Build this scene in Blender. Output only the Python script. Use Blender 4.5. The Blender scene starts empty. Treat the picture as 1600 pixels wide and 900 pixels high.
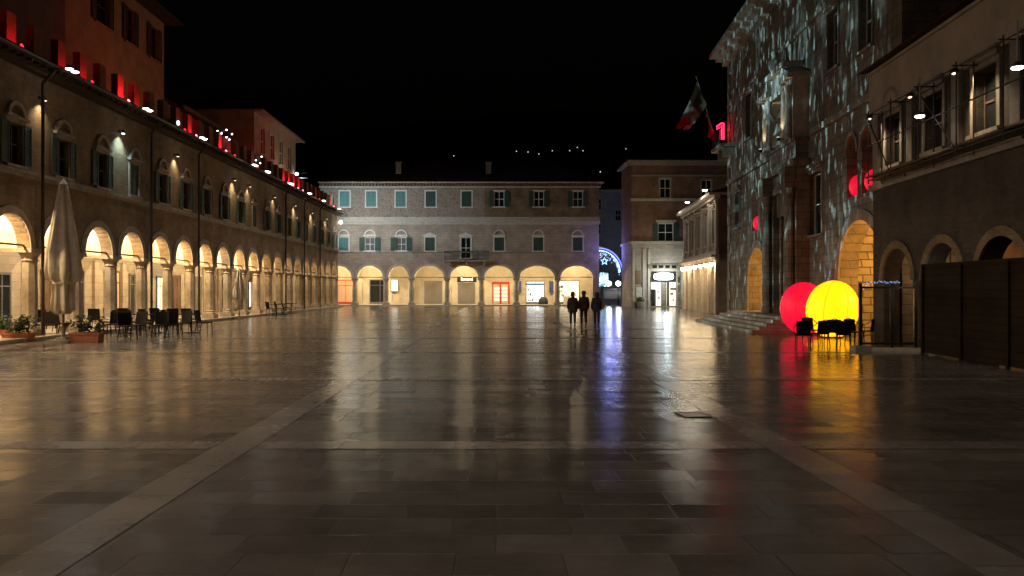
import bpy, bmesh, math, random
from mathutils import Vector, Matrix
R = math.radians
rnd = random.Random(11)
sc = bpy.context.scene
COL = sc.collection
F, HZ, VX, H = 1250.0, 453.0, 775.0, 1.8

def px(x, y, Y):
    """pixel of the photograph + real distance -> point in the square"""
    return Vector(((x - VX) * Y / F, Y, H + (HZ - y) * Y / F))

ORD = ['first', 'second', 'third', 'fourth', 'fifth', 'sixth', 'seventh', 'eighth', 'ninth', 'tenth', 'eleventh',
       'twelfth', 'thirteenth', 'fourteenth', 'fifteenth', 'sixteenth', 'seventeenth', 'eighteenth', 'nineteenth',
       'twentieth', '21st', '22nd', '23rd', '24th', '25th', '26th', '27th', '28th']

# ------------------------------------------------------------------ materials
def _new(name):
    m = bpy.data.materials.new(name)
    m.use_nodes = True
    nt = m.node_tree
    b = nt.nodes['Principled BSDF']
    return m, nt, b

def N(nt, t, **kw):
    n = nt.nodes.new(t)
    for k, v in kw.items():
        setattr(n, k, v)
    return n

def math_node(nt, op, a, b=None, c=None):
    n = N(nt, 'ShaderNodeMath', operation=op)
    for i, v in enumerate((a, b, c)):
        if v is None:
            continue
        if isinstance(v, (int, float)):
            n.inputs[i].default_value = v
        else:
            nt.links.new(v, n.inputs[i])
    return n.outputs[0]

def plain(name, c, rough=0.7, metal=0.0, var=0.3, scale=3.0, bump=0.0, spec=0.5):
    m, nt, b = _new(name)
    tc = N(nt, 'ShaderNodeTexCoord')
    no = N(nt, 'ShaderNodeTexNoise')
    no.inputs['Scale'].default_value = scale
    no.inputs['Detail'].default_value = 7
    no.inputs['Roughness'].default_value = 0.65
    nt.links.new(tc.outputs['Object'], no.inputs['Vector'])
    cr = N(nt, 'ShaderNodeValToRGB')
    cr.color_ramp.elements[0].position = 0.3
    cr.color_ramp.elements[1].position = 0.7
    cr.color_ramp.elements[0].color = [x * (1 - var) for x in c] + [1]
    cr.color_ramp.elements[1].color = [min(1, x * (1 + var)) for x in c] + [1]
    nt.links.new(no.outputs['Fac'], cr.inputs['Fac'])
    nt.links.new(cr.outputs['Color'], b.inputs['Base Color'])
    b.inputs['Roughness'].default_value = rough
    b.inputs['Metallic'].default_value = metal
    b.inputs['Specular IOR Level'].default_value = spec
    if bump:
        bp = N(nt, 'ShaderNodeBump')
        bp.inputs['Strength'].default_value = bump
        bp.inputs['Distance'].default_value = 0.02
        nt.links.new(no.outputs['Fac'], bp.inputs['Height'])
        nt.links.new(bp.outputs['Normal'], b.inputs['Normal'])
    return m

def masonry(name, c1, c2, mortar, bw, bh, msize=0.012, stain=0.45, rough=0.85, bump=0.5, panels=None, spec=0.25):
    """courses of brick or stone laid on any upright face, with stains of their own"""
    m, nt, b = _new(name)
    tc = N(nt, 'ShaderNodeTexCoord')
    sep = N(nt, 'ShaderNodeSeparateXYZ')
    nt.links.new(tc.outputs['Object'], sep.inputs[0])
    xy = math_node(nt, 'ADD', sep.outputs[0], sep.outputs[1])
    cmb = N(nt, 'ShaderNodeCombineXYZ')
    nt.links.new(xy, cmb.inputs[0])
    nt.links.new(sep.outputs[2], cmb.inputs[1])
    br = N(nt, 'ShaderNodeTexBrick')
    br.inputs['Scale'].default_value = 1
    br.inputs['Color1'].default_value = list(c1) + [1]
    br.inputs['Color2'].default_value = list(c2) + [1]
    br.inputs['Mortar'].default_value = list(mortar) + [1]
    br.inputs['Mortar Size'].default_value = msize
    br.inputs['Brick Width'].default_value = bw
    br.inputs['Row Height'].default_value = bh
    nt.links.new(cmb.outputs[0], br.inputs['Vector'])
    no = N(nt, 'ShaderNodeTexNoise')
    no.inputs['Scale'].default_value = 0.7
    no.inputs['Detail'].default_value = 8
    no.inputs['Roughness'].default_value = 0.7
    nt.links.new(tc.outputs['Object'], no.inputs['Vector'])
    cr = N(nt, 'ShaderNodeValToRGB')
    cr.color_ramp.elements[0].position = 0.32
    cr.color_ramp.elements[1].position = 0.68
    a = 1 - stain
    cr.color_ramp.elements[0].color = (a, a, a, 1)
    cr.color_ramp.elements[1].color = (1.15, 1.12, 1.08, 1)
    nt.links.new(no.outputs['Fac'], cr.inputs['Fac'])
    mx = N(nt, 'ShaderNodeMix', data_type='RGBA', blend_type='MULTIPLY')
    mx.inputs['Factor'].default_value = 1
    nt.links.new(br.outputs['Color'], mx.inputs['A'])
    nt.links.new(cr.outputs['Color'], mx.inputs['B'])
    colour = mx.outputs['Result']
    if panels:
        vo = N(nt, 'ShaderNodeTexVoronoi')
        vo.inputs['Scale'].default_value = 4.5
        nt.links.new(cmb.outputs[0], vo.inputs['Vector'])
        wv = N(nt, 'ShaderNodeTexNoise')
        wv.inputs['Scale'].default_value = 3.2
        wv.inputs['Detail'].default_value = 6
        nt.links.new(cmb.outputs[0], wv.inputs['Vector'])
        f = math_node(nt, 'MULTIPLY', vo.outputs['Distance'], wv.outputs['Fac'])
        f = math_node(nt, 'GREATER_THAN', f, 0.19)
        f = math_node(nt, 'MULTIPLY', f, 0.38)
        mp = N(nt, 'ShaderNodeMix', data_type='RGBA')
        nt.links.new(f, mp.inputs['Factor'])
        nt.links.new(colour, mp.inputs['A'])
        mp.inputs['B'].default_value = list(panels) + [1]
        colour = mp.outputs['Result']
    nt.links.new(colour, b.inputs['Base Color'])
    fine = N(nt, 'ShaderNodeTexNoise')
    fine.inputs['Scale'].default_value = 14
    fine.inputs['Detail'].default_value = 4
    nt.links.new(tc.outputs['Object'], fine.inputs['Vector'])
    hgt = math_node(nt, 'MULTIPLY_ADD', br.outputs['Fac'], -0.8, fine.outputs['Fac'])
    bp = N(nt, 'ShaderNodeBump')
    bp.inputs['Strength'].default_value = bump
    bp.inputs['Distance'].default_value = 0.02
    nt.links.new(hgt, bp.inputs['Height'])
    nt.links.new(bp.outputs['Normal'], b.inputs['Normal'])
    b.inputs['Roughness'].default_value = rough
    b.inputs['Specular IOR Level'].default_value = spec
    return m

def emit(name, c, s, mottled=0.0, base=None, lights=False):
    m, nt, b = _new(name)
    b.inputs['Base Color'].default_value = list(base or [min(1, x * 0.6) for x in c]) + [1]
    b.inputs['Emission Color'].default_value = list(c) + [1]
    b.inputs['Emission Strength'].default_value = s
    b.inputs['Roughness'].default_value = 0.5
    if not lights:
        m.cycles.emission_sampling = 'NONE'           # seen, but its light comes from the lamp beside it
    if mottled:
        tc = N(nt, 'ShaderNodeTexCoord')
        no = N(nt, 'ShaderNodeTexNoise')
        no.inputs['Scale'].default_value = 5
        no.inputs['Detail'].default_value = 8
        no.inputs['Roughness'].default_value = 0.75
        nt.links.new(tc.outputs['Object'], no.inputs['Vector'])
        v = math_node(nt, 'MULTIPLY_ADD', no.outputs['Fac'], 2 * mottled * s, s * (1 - mottled))
        nt.links.new(v, b.inputs['Emission Strength'])
    return m

def glass(name, c=(0.9, 0.95, 0.95), rough=0.05, trans=1.0):
    m, nt, b = _new(name)
    b.inputs['Base Color'].default_value = list(c) + [1]
    b.inputs['Roughness'].default_value = rough
    b.inputs['Transmission Weight'].default_value = trans
    b.inputs['IOR'].default_value = 1.1
    return m

M = {}
M['brick_brown'] = masonry('brown brick', (0.225, 0.145, 0.08), (0.31, 0.205, 0.115), (0.25, 0.20, 0.14), 0.28, 0.075, stain=0.62)
M['brick_red'] = masonry('red brown brick', (0.23, 0.12, 0.075), (0.30, 0.165, 0.10), (0.24, 0.18, 0.14), 0.28, 0.075)
M['sgraffito'] = masonry('brick with worn painted scrollwork', (0.23, 0.15, 0.12), (0.29, 0.2, 0.15), (0.25, 0.2, 0.17), 0.28, 0.075,
                         panels=(0.42, 0.37, 0.32))
M['stone'] = masonry('pale travertine blocks', (0.36, 0.31, 0.25), (0.43, 0.375, 0.305), (0.27, 0.23, 0.185), 0.85, 0.36, 0.01, 0.3)
M['stone_far'] = masonry('grey travertine wall', (0.37, 0.30, 0.245), (0.44, 0.36, 0.30), (0.28, 0.23, 0.19), 0.7, 0.3, 0.01, 0.35)
M['stone_dark'] = masonry('weathered travertine', (0.24, 0.20, 0.155), (0.33, 0.28, 0.22), (0.15, 0.12, 0.10), 0.75, 0.33, 0.016, 0.55)
M['stone_passage'] = masonry('rough passage blocks', (0.30, 0.25, 0.18), (0.42, 0.36, 0.27), (0.12, 0.10, 0.07), 0.62, 0.30, 0.025, 0.5)
M['plaster_cream'] = plain('cream plaster', (0.56, 0.48, 0.35), 0.85, 0, 0.18, 1.3, 0.15)
M['plaster_ochre'] = plain('ochre plaster', (0.33, 0.19, 0.10), 0.85, 0, 0.3, 1.0, 0.15)
M['plaster_beige'] = plain('beige plaster', (0.42, 0.34, 0.25), 0.85, 0, 0.25, 1.0, 0.15)
M['plaster_grey'] = plain('grey plaster', (0.35, 0.35, 0.34), 0.85, 0, 0.25, 1.0, 0.15)
M['plaster_dark'] = plain('dark plaster', (0.14, 0.10, 0.08), 0.9, 0, 0.3, 1.0, 0.15)
M['trim'] = plain('light stone trim', (0.46, 0.41, 0.34), 0.75, 0, 0.22, 4, 0.2)
M['trim_white'] = plain('white stone trim', (0.66, 0.62, 0.56), 0.75, 0, 0.15, 4, 0.2)
M['trim_dark'] = plain('weathered stone trim', (0.28, 0.235, 0.185), 0.8, 0, 0.35, 3, 0.3)
M['column'] = plain('column stone', (0.34, 0.285, 0.22), 0.75, 0, 0.35, 2.5, 0.3)
M['roof'] = masonry('old clay tiles', (0.17, 0.085, 0.055), (0.24, 0.12, 0.075), (0.06, 0.035, 0.025), 0.2, 0.35, 0.03, 0.5)
M['core'] = plain('unlit interior', (0.05, 0.045, 0.04), 0.9)  # for dark boxes added inside the buildings to block light
M['eave_wood'] = plain('dark eave timber', (0.06, 0.04, 0.028), 0.85, 0, 0.3, 5, 0, 0.15)
M['shutter_green'] = plain('dark green shutter paint', (0.035, 0.075, 0.06), 0.55, 0, 0.3, 6)
M['shutter_teal'] = plain('teal shutter paint', (0.08, 0.20, 0.19), 0.5, 0, 0.25, 6)
M['shutter_brown'] = plain('brown shutter paint', (0.06, 0.035, 0.022), 0.6, 0, 0.3, 6)
M['white_paint'] = plain('white window paint', (0.72, 0.72, 0.68), 0.5, 0, 0.1, 6)
M['pane'] = plain('dark window glass', (0.012, 0.014, 0.016), 0.08, 0, 0.2, 2, 0, 0.8)
M['iron'] = plain('black iron', (0.02, 0.018, 0.016), 0.5, 0.6, 0.3, 12)
M['pipe'] = plain('dark copper pipe', (0.045, 0.032, 0.025), 0.5, 0.5, 0.3, 8)
M['steel'] = plain('galvanised tube', (0.22, 0.21, 0.20), 0.45, 0.8, 0.3, 8)
M['plank'] = plain('scaffold planks', (0.20, 0.14, 0.085), 0.85, 0, 0.3, 6, 0.2)
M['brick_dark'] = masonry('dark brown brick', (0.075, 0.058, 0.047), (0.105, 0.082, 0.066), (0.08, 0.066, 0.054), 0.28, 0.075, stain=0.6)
M['goods_dark'] = plain('dark shop goods', (0.08, 0.06, 0.06), 0.5, 0, 0.5, 6)
M['goods_red'] = plain('red shop goods', (0.5, 0.05, 0.05), 0.5, 0, 0.4, 6)
M['goods_blue'] = plain('blue shop goods', (0.06, 0.15, 0.45), 0.5, 0, 0.4, 6)
M['goods_pale'] = plain('pale shop goods', (0.55, 0.5, 0.42), 0.5, 0, 0.4, 6)
M['hoarding'] = masonry('dark stained boards', (0.018, 0.011, 0.007), (0.026, 0.016, 0.010), (0.008, 0.005, 0.004), 2.4, 0.2, 0.01, 0.35, 0.8, spec=0.08)
M['wood_door'] = plain('dark wooden door', (0.10, 0.055, 0.03), 0.6, 0, 0.35, 7, 0.2)
M['roller'] = masonry('grey roller shutter', (0.20, 0.185, 0.16), (0.22, 0.2, 0.175), (0.08, 0.075, 0.07), 6.0, 0.09, 0.012, 0.2, 0.5, 0.8)
M['rattan'] = masonry('dark woven rattan', (0.009, 0.007, 0.006), (0.014, 0.010, 0.008), (0.004, 0.003, 0.003), 0.05, 0.02, 0.004, 0.3, 0.6, spec=0.12)
M['terracotta'] = plain('terracotta', (0.34, 0.12, 0.065), 0.8, 0, 0.25, 6, 0.2)
M['soil'] = plain('potting soil', (0.03, 0.02, 0.014), 0.95, 0, 0.4, 20, 0.4)
M['leaf'] = plain('dark green leaves', (0.028, 0.046, 0.016), 0.6, 0, 0.6, 9)
M['canvas'] = plain('beige parasol canvas', (0.56, 0.49, 0.39), 0.9, 0, 0.2, 4, 0.3)
M['canvas_white'] = plain('pale parasol canvas', (0.52, 0.48, 0.41), 0.9, 0, 0.15, 4, 0.2)
M['parasol_pole'] = plain('wooden parasol pole', (0.16, 0.10, 0.06), 0.6)
M['concrete'] = plain('concrete block', (0.25, 0.24, 0.22), 0.9, 0, 0.2, 6, 0.2)
M['sheet_metal'] = plain('grey painted metal', (0.17, 0.165, 0.16), 0.4, 0.4, 0.25, 3)
M['red_metal'] = plain('red painted shop front', (0.45, 0.03, 0.025), 0.4, 0, 0.15, 3)
M['blue_panel'] = plain('blue shop panel', (0.03, 0.06, 0.18), 0.4, 0, 0.15, 3)
M['sign_black'] = plain('black sign board', (0.012, 0.011, 0.01), 0.35, 0, 0.2, 4)
M['paper'] = plain('printed paper', (0.6, 0.55, 0.45), 0.7, 0, 0.3, 5)
M['glass'] = glass('clear glass')
# light givers
WARM = (1.0, 0.66, 0.30)
M['lamp_warm'] = emit('warm arcade lamp', (1.0, 0.72, 0.38), 14)
M['lamp_warm_low'] = emit('dimmer arcade lamp', (1.0, 0.66, 0.32), 9)
M['lamp_far'] = emit('warm lamp of the end arcade', (1.0, 0.77, 0.44), 14)
M['lamp_flood'] = emit('white floodlight lens', (1.0, 0.97, 0.90), 14)
M['lamp_cool'] = emit('cool floodlight lens', (0.72, 0.88, 1.0), 14)
M['lamp_wall'] = emit('warm wall lamp lens', (1.0, 0.82, 0.55), 2.5)
M['lamp_red'] = emit('red lamp glass', (1.0, 0.10, 0.16), 12)
M['lamp_loggia'] = emit('bright loggia lantern', (1.0, 0.74, 0.42), 22)
M['lamp_amber'] = emit('amber passage lamp', (1.0, 0.50, 0.11), 14)
M['led_white'] = emit('cold white led', (0.7, 0.88, 1.0), 9)
M['led_blue'] = emit('blue led rope', (0.10, 0.10, 1.0), 6)
M['led_ice'] = emit('ice blue led', (0.35, 0.62, 1.0), 5)
M['led_red'] = emit('red led rope', (1.0, 0.02, 0.10), 5)
M['led_reflection'] = emit('led reflection glow', (0.35, 0.55, 1.0), 1.2)
M['ball_yellow'] = emit('glowing yellow fabric', (1.0, 0.43, 0.003), 2.2, 0.22, None, True)
M['ball_red'] = emit('glowing red fabric', (1.0, 0.006, 0.045), 0.8, 0.3, None, True)
M['seam_yellow'] = emit('yellow fabric seam', (1.0, 0.37, 0.003), 1.0)
M['seam_red'] = emit('red fabric seam', (1.0, 0.006, 0.045), 0.4)
M['shop_white'] = emit('bright white shop interior', (0.92, 0.97, 1.0), 1.9, 0.5, None, True)
M['shop_cream'] = emit('bright cream shop interior', (1.0, 0.90, 0.66), 1.3, 0.5, None, True)
M['shop_dim'] = emit('dim shop interior', (1.0, 0.62, 0.34), 0.10, 0.8)
M['sign_white'] = emit('backlit white sign', (0.86, 0.96, 1.0), 7, 0, None, True)
M['poster_lit'] = emit('backlit poster', (0.95, 0.93, 0.85), 1.6, 0.4, None, True)
M['sign_letters'] = emit('lit sign letters', (1.0, 0.92, 0.75), 1.6)
M['window_lit'] = emit('lit window pane', (1.0, 0.9, 0.75), 0.03, 0.9, (0.02, 0.02, 0.02))
M['lamp_globe'] = emit('white street globe', (0.95, 0.96, 1.0), 30)
M['lamp_distant'] = emit('distant street lamp', (0.9, 0.95, 1.0), 1.2)
# people
M['skin'] = plain('skin', (0.45, 0.27, 0.19), 0.55, 0, 0.1, 8)
M['hair_brown'] = plain('dark brown hair', (0.025, 0.014, 0.009), 0.5, 0, 0.3, 30)
M['coat_black'] = plain('black winter coat', (0.022, 0.020, 0.024), 0.75, 0, 0.3, 14, 0.3)
M['coat_blue'] = plain('very dark blue coat', (0.02, 0.022, 0.038), 0.75, 0, 0.3, 14, 0.3)
M['coat_brown'] = plain('dark brown jacket', (0.06, 0.03, 0.022), 0.75, 0, 0.3, 14, 0.3)
M['trousers'] = plain('dark trousers', (0.025, 0.025, 0.035), 0.8, 0, 0.2, 14)
M['hat_green'] = plain('dark green knitted hat', (0.02, 0.07, 0.035), 0.9, 0, 0.3, 30)
M['hat_black'] = plain('black brimmed hat', (0.012, 0.010, 0.010), 0.8, 0, 0.3, 30)
M['bag_tan'] = plain('tan leather bag', (0.22, 0.085, 0.04), 0.5, 0, 0.2, 9)
M['shoe'] = plain('black shoe leather', (0.01, 0.01, 0.01), 0.4)

# ------------------------------------------------------------------ mesh builder
class MB:
    def __init__(s):
        s.v, s.f = [], []
    def add(s, vs, fs):
        o = len(s.v)
        s.v += [tuple(v) for v in vs]
        s.f += [tuple(i + o for i in f) for f in fs]
        return s
    def quad(s, a, b, c, d):
        return s.add([a, b, c, d], [(0, 1, 2, 3)])
    def box(s, x0, x1, y0, y1, z0, z1):
        vs = [(x0, y0, z0), (x1, y0, z0), (x1, y1, z0), (x0, y1, z0), (x0, y0, z1), (x1, y0, z1), (x1, y1, z1), (x0, y1, z1)]
        return s.add(vs, [(0, 3, 2, 1), (4, 5, 6, 7), (0, 1, 5, 4), (1, 2, 6, 5), (2, 3, 7, 6), (3, 0, 4, 7)])
    def obox(s, c, sx, sy, sz, rz=0, rx=0, ry=0):
        mt = Matrix.Translation(Vector(c)) @ Matrix.Rotation(rz, 4, 'Z') @ Matrix.Rotation(ry, 4, 'Y') @ Matrix.Rotation(rx, 4, 'X')
        t = MB().box(-sx / 2, sx / 2, -sy / 2, sy / 2, -sz / 2, sz / 2)
        return s.add([mt @ Vector(v) for v in t.v], t.f)
    def cyl(s, a, b, r0, r1=None, n=8, caps=True):
        a, b = Vector(a), Vector(b)
        r1 = r0 if r1 is None else r1
        d = (b - a).normalized()
        t = Vector((1, 0, 0)) if abs(d.x) < 0.9 else Vector((0, 1, 0))
        u = d.cross(t).normalized()
        w = d.cross(u)
        vs = []
        for p, r in ((a, r0), (b, r1)):
            for i in range(n):
                an = 2 * math.pi * i / n
                vs.append(p + (u * math.cos(an) + w * math.sin(an)) * r)
        fs = [(i, (i + 1) % n, n + (i + 1) % n, n + i) for i in range(n)]
        if caps:
            fs += [tuple(range(n))[::-1], tuple(range(n, 2 * n))]
        return s.add(vs, fs)
    def tube(s, pts, r, n=6, closed=False):
        pts = [Vector(p) for p in pts]
        k = len(pts)
        rings = []
        for i, p in enumerate(pts):
            a = pts[i - 1] if (i or closed) else p
            b = pts[(i + 1) % k] if (i < k - 1 or closed) else p
            d = (b - a).normalized()
            t = Vector((0, 0, 1)) if abs(d.z) < 0.9 else Vector((0, 1, 0))
            u = d.cross(t).normalized()
            w = d.cross(u)
            rings.append([p + (u * math.cos(2 * math.pi * j / n) + w * math.sin(2 * math.pi * j / n)) * r for j in range(n)])
        vs = [v for ring in rings for v in ring]
        fs = []
        for i in range(k if closed else k - 1):
            i2 = (i + 1) % k
            for j in range(n):
                fs.append((i * n + j, i * n + (j + 1) % n, i2 * n + (j + 1) % n, i2 * n + j))
        if not closed:
            fs += [tuple(range(n))[::-1], tuple(range((k - 1) * n, k * n))]
        return s.add(vs, fs)
    def scale_y(s, k):
        s.v = [(v[0], v[1] * k if v[1] < 0 else v[1], v[2]) for v in s.v]
        return s
    def lathe(s, prof, n=12, c=(0, 0, 0), fold=0.0, folds=8, sx=1, sy=1, twist=0):
        vs, fs = [], []
        for zi, (r, z) in enumerate(prof):
            for j in range(n):
                an = 2 * math.pi * j / n
                rr = r * (1 + fold * math.cos(folds * an + twist * z) + 0.3 * fold * math.cos((2 * folds + 3) * an + 3 * z) + 0.25 * fold * math.sin(3 * an + 2.3 * z))
                vs.append((c[0] + rr * math.cos(an) * sx, c[1] + rr * math.sin(an) * sy, c[2] + z))
        m = len(prof)
        for i in range(m - 1):
            for j in range(n):
                fs.append((i * n + j, i * n + (j + 1) % n, (i + 1) * n + (j + 1) % n, (i + 1) * n + j))
        fs += [tuple(range(n))[::-1], tuple(range((m - 1) * n, m * n))]
        return s.add(vs, fs)
    def ball(s, c, rx, ry=None, rz=None, n=10, m=7):
        ry = rx if ry is None else ry
        rz = rx if rz is None else rz
        prof = [(max(1e-3, math.sin(math.pi * i / m)), -math.cos(math.pi * i / m)) for i in range(m + 1)]
        t = MB().lathe(prof, n)
        return s.add([(c[0] + v[0] * rx, c[1] + v[1] * ry, c[2] + v[2] * rz) for v in t.v], t.f)
    def poly_prism(s, pts, y0, y1):
        """outline in x,z pushed from y0 to y1"""
        n = len(pts)
        vs = [(x, y0, z) for x, z in pts] + [(x, y1, z) for x, z in pts]
        fs = [tuple(range(n)), tuple(range(n, 2 * n))[::-1]]
        fs += [(i, n + i, n + (i + 1) % n, (i + 1) % n) for i in range(n)]
        return s.add(vs, fs)
    def arch_ring(s, c, zs, rin, hin, t, y0, y1, steps=16, foot=0.0):
        """half-ellipse band round an opening"""
        pts_i = [(c - rin * math.cos(math.pi * i / steps), zs + hin * math.sin(math.pi * i / steps)) for i in range(steps + 1)]
        pts_o = [(c - (rin + t) * math.cos(math.pi * i / steps), zs + (hin + t) * math.sin(math.pi * i / steps)) for i in range(steps + 1)]
        if foot:
            pts_i = [(c - rin, zs - foot)] + pts_i + [(c + rin, zs - foot)]
            pts_o = [(c - rin - t, zs - foot)] + pts_o + [(c + rin + t, zs - foot)]
        for i in range(len(pts_i) - 1):
            a, b, d, e = pts_i[i], pts_i[i + 1], pts_o[i + 1], pts_o[i]
            vs = [(p[0], y0, p[1]) for p in (a, b, d, e)] + [(p[0], y1, p[1]) for p in (a, b, d, e)]
            s.add(vs, [(0, 1, 2, 3), (7, 6, 5, 4), (0, 4, 5, 1), (2, 6, 7, 3)])
        return s
    def wall(s, x0, x1, z0, z1, holes, y=0.0, steps=14):
        """face in x,z at depth y with real openings; holes: (x0,x1,z0,z1,depth[,spring])"""
        xs = sorted({x0, x1} | {h[0] for h in holes} | {h[1] for h in holes})
        zs = sorted({z0, z1} | {h[2] for h in holes} | {h[3] for h in holes})
        xs = [x for x in xs if x0 <= x <= x1]
        zs = [z for z in zs if z0 <= z <= z1]
        for i in range(len(xs) - 1):
            for j in range(len(zs) - 1):
                cx, cz = (xs[i] + xs[i + 1]) / 2, (zs[j] + zs[j + 1]) / 2
                if any(h[0] < cx < h[1] and h[2] < cz < h[3] for h in holes):
                    continue
                s.quad((xs[i], y, zs[j]), (xs[i + 1], y, zs[j]), (xs[i + 1], y, zs[j + 1]), (xs[i], y, zs[j + 1]))
        for h in holes:
            a, b, c, d, dep = h[:5]
            if len(h) == 5:
                s.quad((a, y, c), (a, y, d), (a, y + dep, d), (a, y + dep, c))
                s.quad((b, y, c), (b, y + dep, c), (b, y + dep, d), (b, y, d))
                s.quad((a, y, d), (b, y, d), (b, y + dep, d), (a, y + dep, d))
                s.quad((a, y, c), (a, y + dep, c), (b, y + dep, c), (b, y, c))
            else:
                sp = h[5]
                m, r = (a + b) / 2, (b - a) / 2
                cur = [(m - r * math.cos(math.pi * k / steps), sp + (d - sp) * math.sin(math.pi * k / steps)) for k in range(steps + 1)]
                for k in range(steps):
                    p, q = cur[k], cur[k + 1]
                    s.quad((p[0], y, p[1]), (q[0], y, q[1]), (q[0], y, d), (p[0], y, d))
                    s.quad((p[0], y, p[1]), (p[0], y + dep, p[1]), (q[0], y + dep, q[1]), (q[0], y, q[1]))
                if sp > c + 1e-4:
                    s.quad((a, y, c), (a, y, sp), (a, y + dep, sp), (a, y + dep, c))
                    s.quad((b, y, c), (b, y + dep, c), (b, y + dep, sp), (b, y, sp))
        return s
    def mesh(s, name, mat, smooth=False, weld=False):
        me = bpy.data.meshes.new(name)
        me.from_pydata(s.v, [], s.f)
        bm = bmesh.new()
        bm.from_mesh(me)
        if weld:
            bmesh.ops.remove_doubles(bm, verts=bm.verts, dist=1e-4)
        bmesh.ops.recalc_face_normals(bm, faces=bm.faces) if weld or smooth else None
        bm.to_mesh(me)
        bm.free()
        if smooth:
            for p in me.polygons:
                p.use_smooth = True
        me.materials.append(mat)
        return me

def link(name, me, parent=None, loc=(0, 0, 0), rot=(0, 0, 0)):
    o = bpy.data.objects.new(name, me)
    COL.objects.link(o)
    o.location = loc
    o.rotation_euler = rot
    if parent is not None:
        o.parent = parent
    return o

def part(name, mb, mat, parent, loc=(0, 0, 0), rot=(0, 0, 0), smooth=False, weld=False):
    return link(name, mb.mesh(name, mat, smooth, weld), parent, loc, rot)

def parts(name, mb, mat, parent, smooth=False):
    """every loose piece of the builder's mesh becomes a part of its own"""
    n = len(mb.v)
    key, rep = {}, []
    for v in mb.v:
        rep.append(key.setdefault(tuple(round(c, 4) for c in v), len(rep)))
    up = list(range(n))
    def find(i):
        while up[i] != i:
            up[i] = up[up[i]]
            i = up[i]
        return i
    for f in mb.f:
        a = find(rep[f[0]])
        for i in f[1:]:
            up[find(rep[i])] = a
    grp = {}
    for f in mb.f:
        grp.setdefault(find(rep[f[0]]), []).append(f)
    out = []
    boxes = []
    for g, fs in grp.items():
        ids = {i for f in fs for i in f}
        lo = [min(mb.v[i][k] for i in ids) for k in range(3)]
        hi = [max(mb.v[i][k] for i in ids) for k in range(3)]
        boxes.append([lo, hi, fs])
    merged = True
    while merged:                                       # pieces that touch stay together
        merged = False
        for i in range(len(boxes)):
            for j in range(i + 1, len(boxes)):
                if all(boxes[i][0][k] <= boxes[j][1][k] + 0.02 and boxes[j][0][k] <= boxes[i][1][k] + 0.02 for k in range(3)):
                    boxes[i] = [[min(boxes[i][0][k], boxes[j][0][k]) for k in range(3)], [max(boxes[i][1][k], boxes[j][1][k]) for k in range(3)], boxes[i][2] + boxes[j][2]]
                    boxes.pop(j)
                    merged = True
                    break
            if merged:
                break
    for lo, hi, fs in boxes:
        ids = sorted({i for f in fs for i in f})
        ix = {i: k for k, i in enumerate(ids)}
        q = MB()
        q.add([mb.v[i] for i in ids], [tuple(ix[i] for i in f) for f in fs])
        out.append(part(name, q, mat, parent, smooth=smooth))
    return out

def tag(o, label, cat, group=None):
    o['label'] = label
    o['category'] = cat
    if group:
        o['group'] = group
    return o

def thing(name, label, cat, loc=(0, 0, 0), rz=0.0, group=None):
    o = bpy.data.objects.new(name, None)
    o.empty_display_size = 0.3
    COL.objects.link(o)
    o.location = loc
    o.rotation_euler = (0, 0, rz)
    return tag(o, label, cat, group)

def struct(name, mb, mat, smooth=False):
    o = link(name, mb.mesh(name, mat, smooth))
    o['kind'] = 'structure'
    return o

def copy_tree(o, parent=None):
    c = o.copy()
    COL.objects.link(c)
    if parent is not None:
        c.parent = parent
    for ch in list(o.children):
        copy_tree(ch, c)
    return c

def spot(name, loc, target, power, color, cone, blend=0.6, radius=0.06, parent=None):
    d = bpy.data.lights.new(name, 'SPOT')
    d.energy, d.color, d.spot_size, d.spot_blend, d.shadow_soft_size = power, color, R(cone), blend, radius
    o = bpy.data.objects.new(name, d)
    COL.objects.link(o)
    loc, target = Vector(loc), Vector(target)
    o.location = loc
    o.rotation_euler = (target - loc).to_track_quat('-Z', 'Y').to_euler()
    return o

def point(name, loc, power, color, radius=0.08):
    d = bpy.data.lights.new(name, 'POINT')
    d.energy, d.color, d.shadow_soft_size = power, color, radius
    o = bpy.data.objects.new(name, d)
    COL.objects.link(o)
    o.location = loc
    return o

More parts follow.
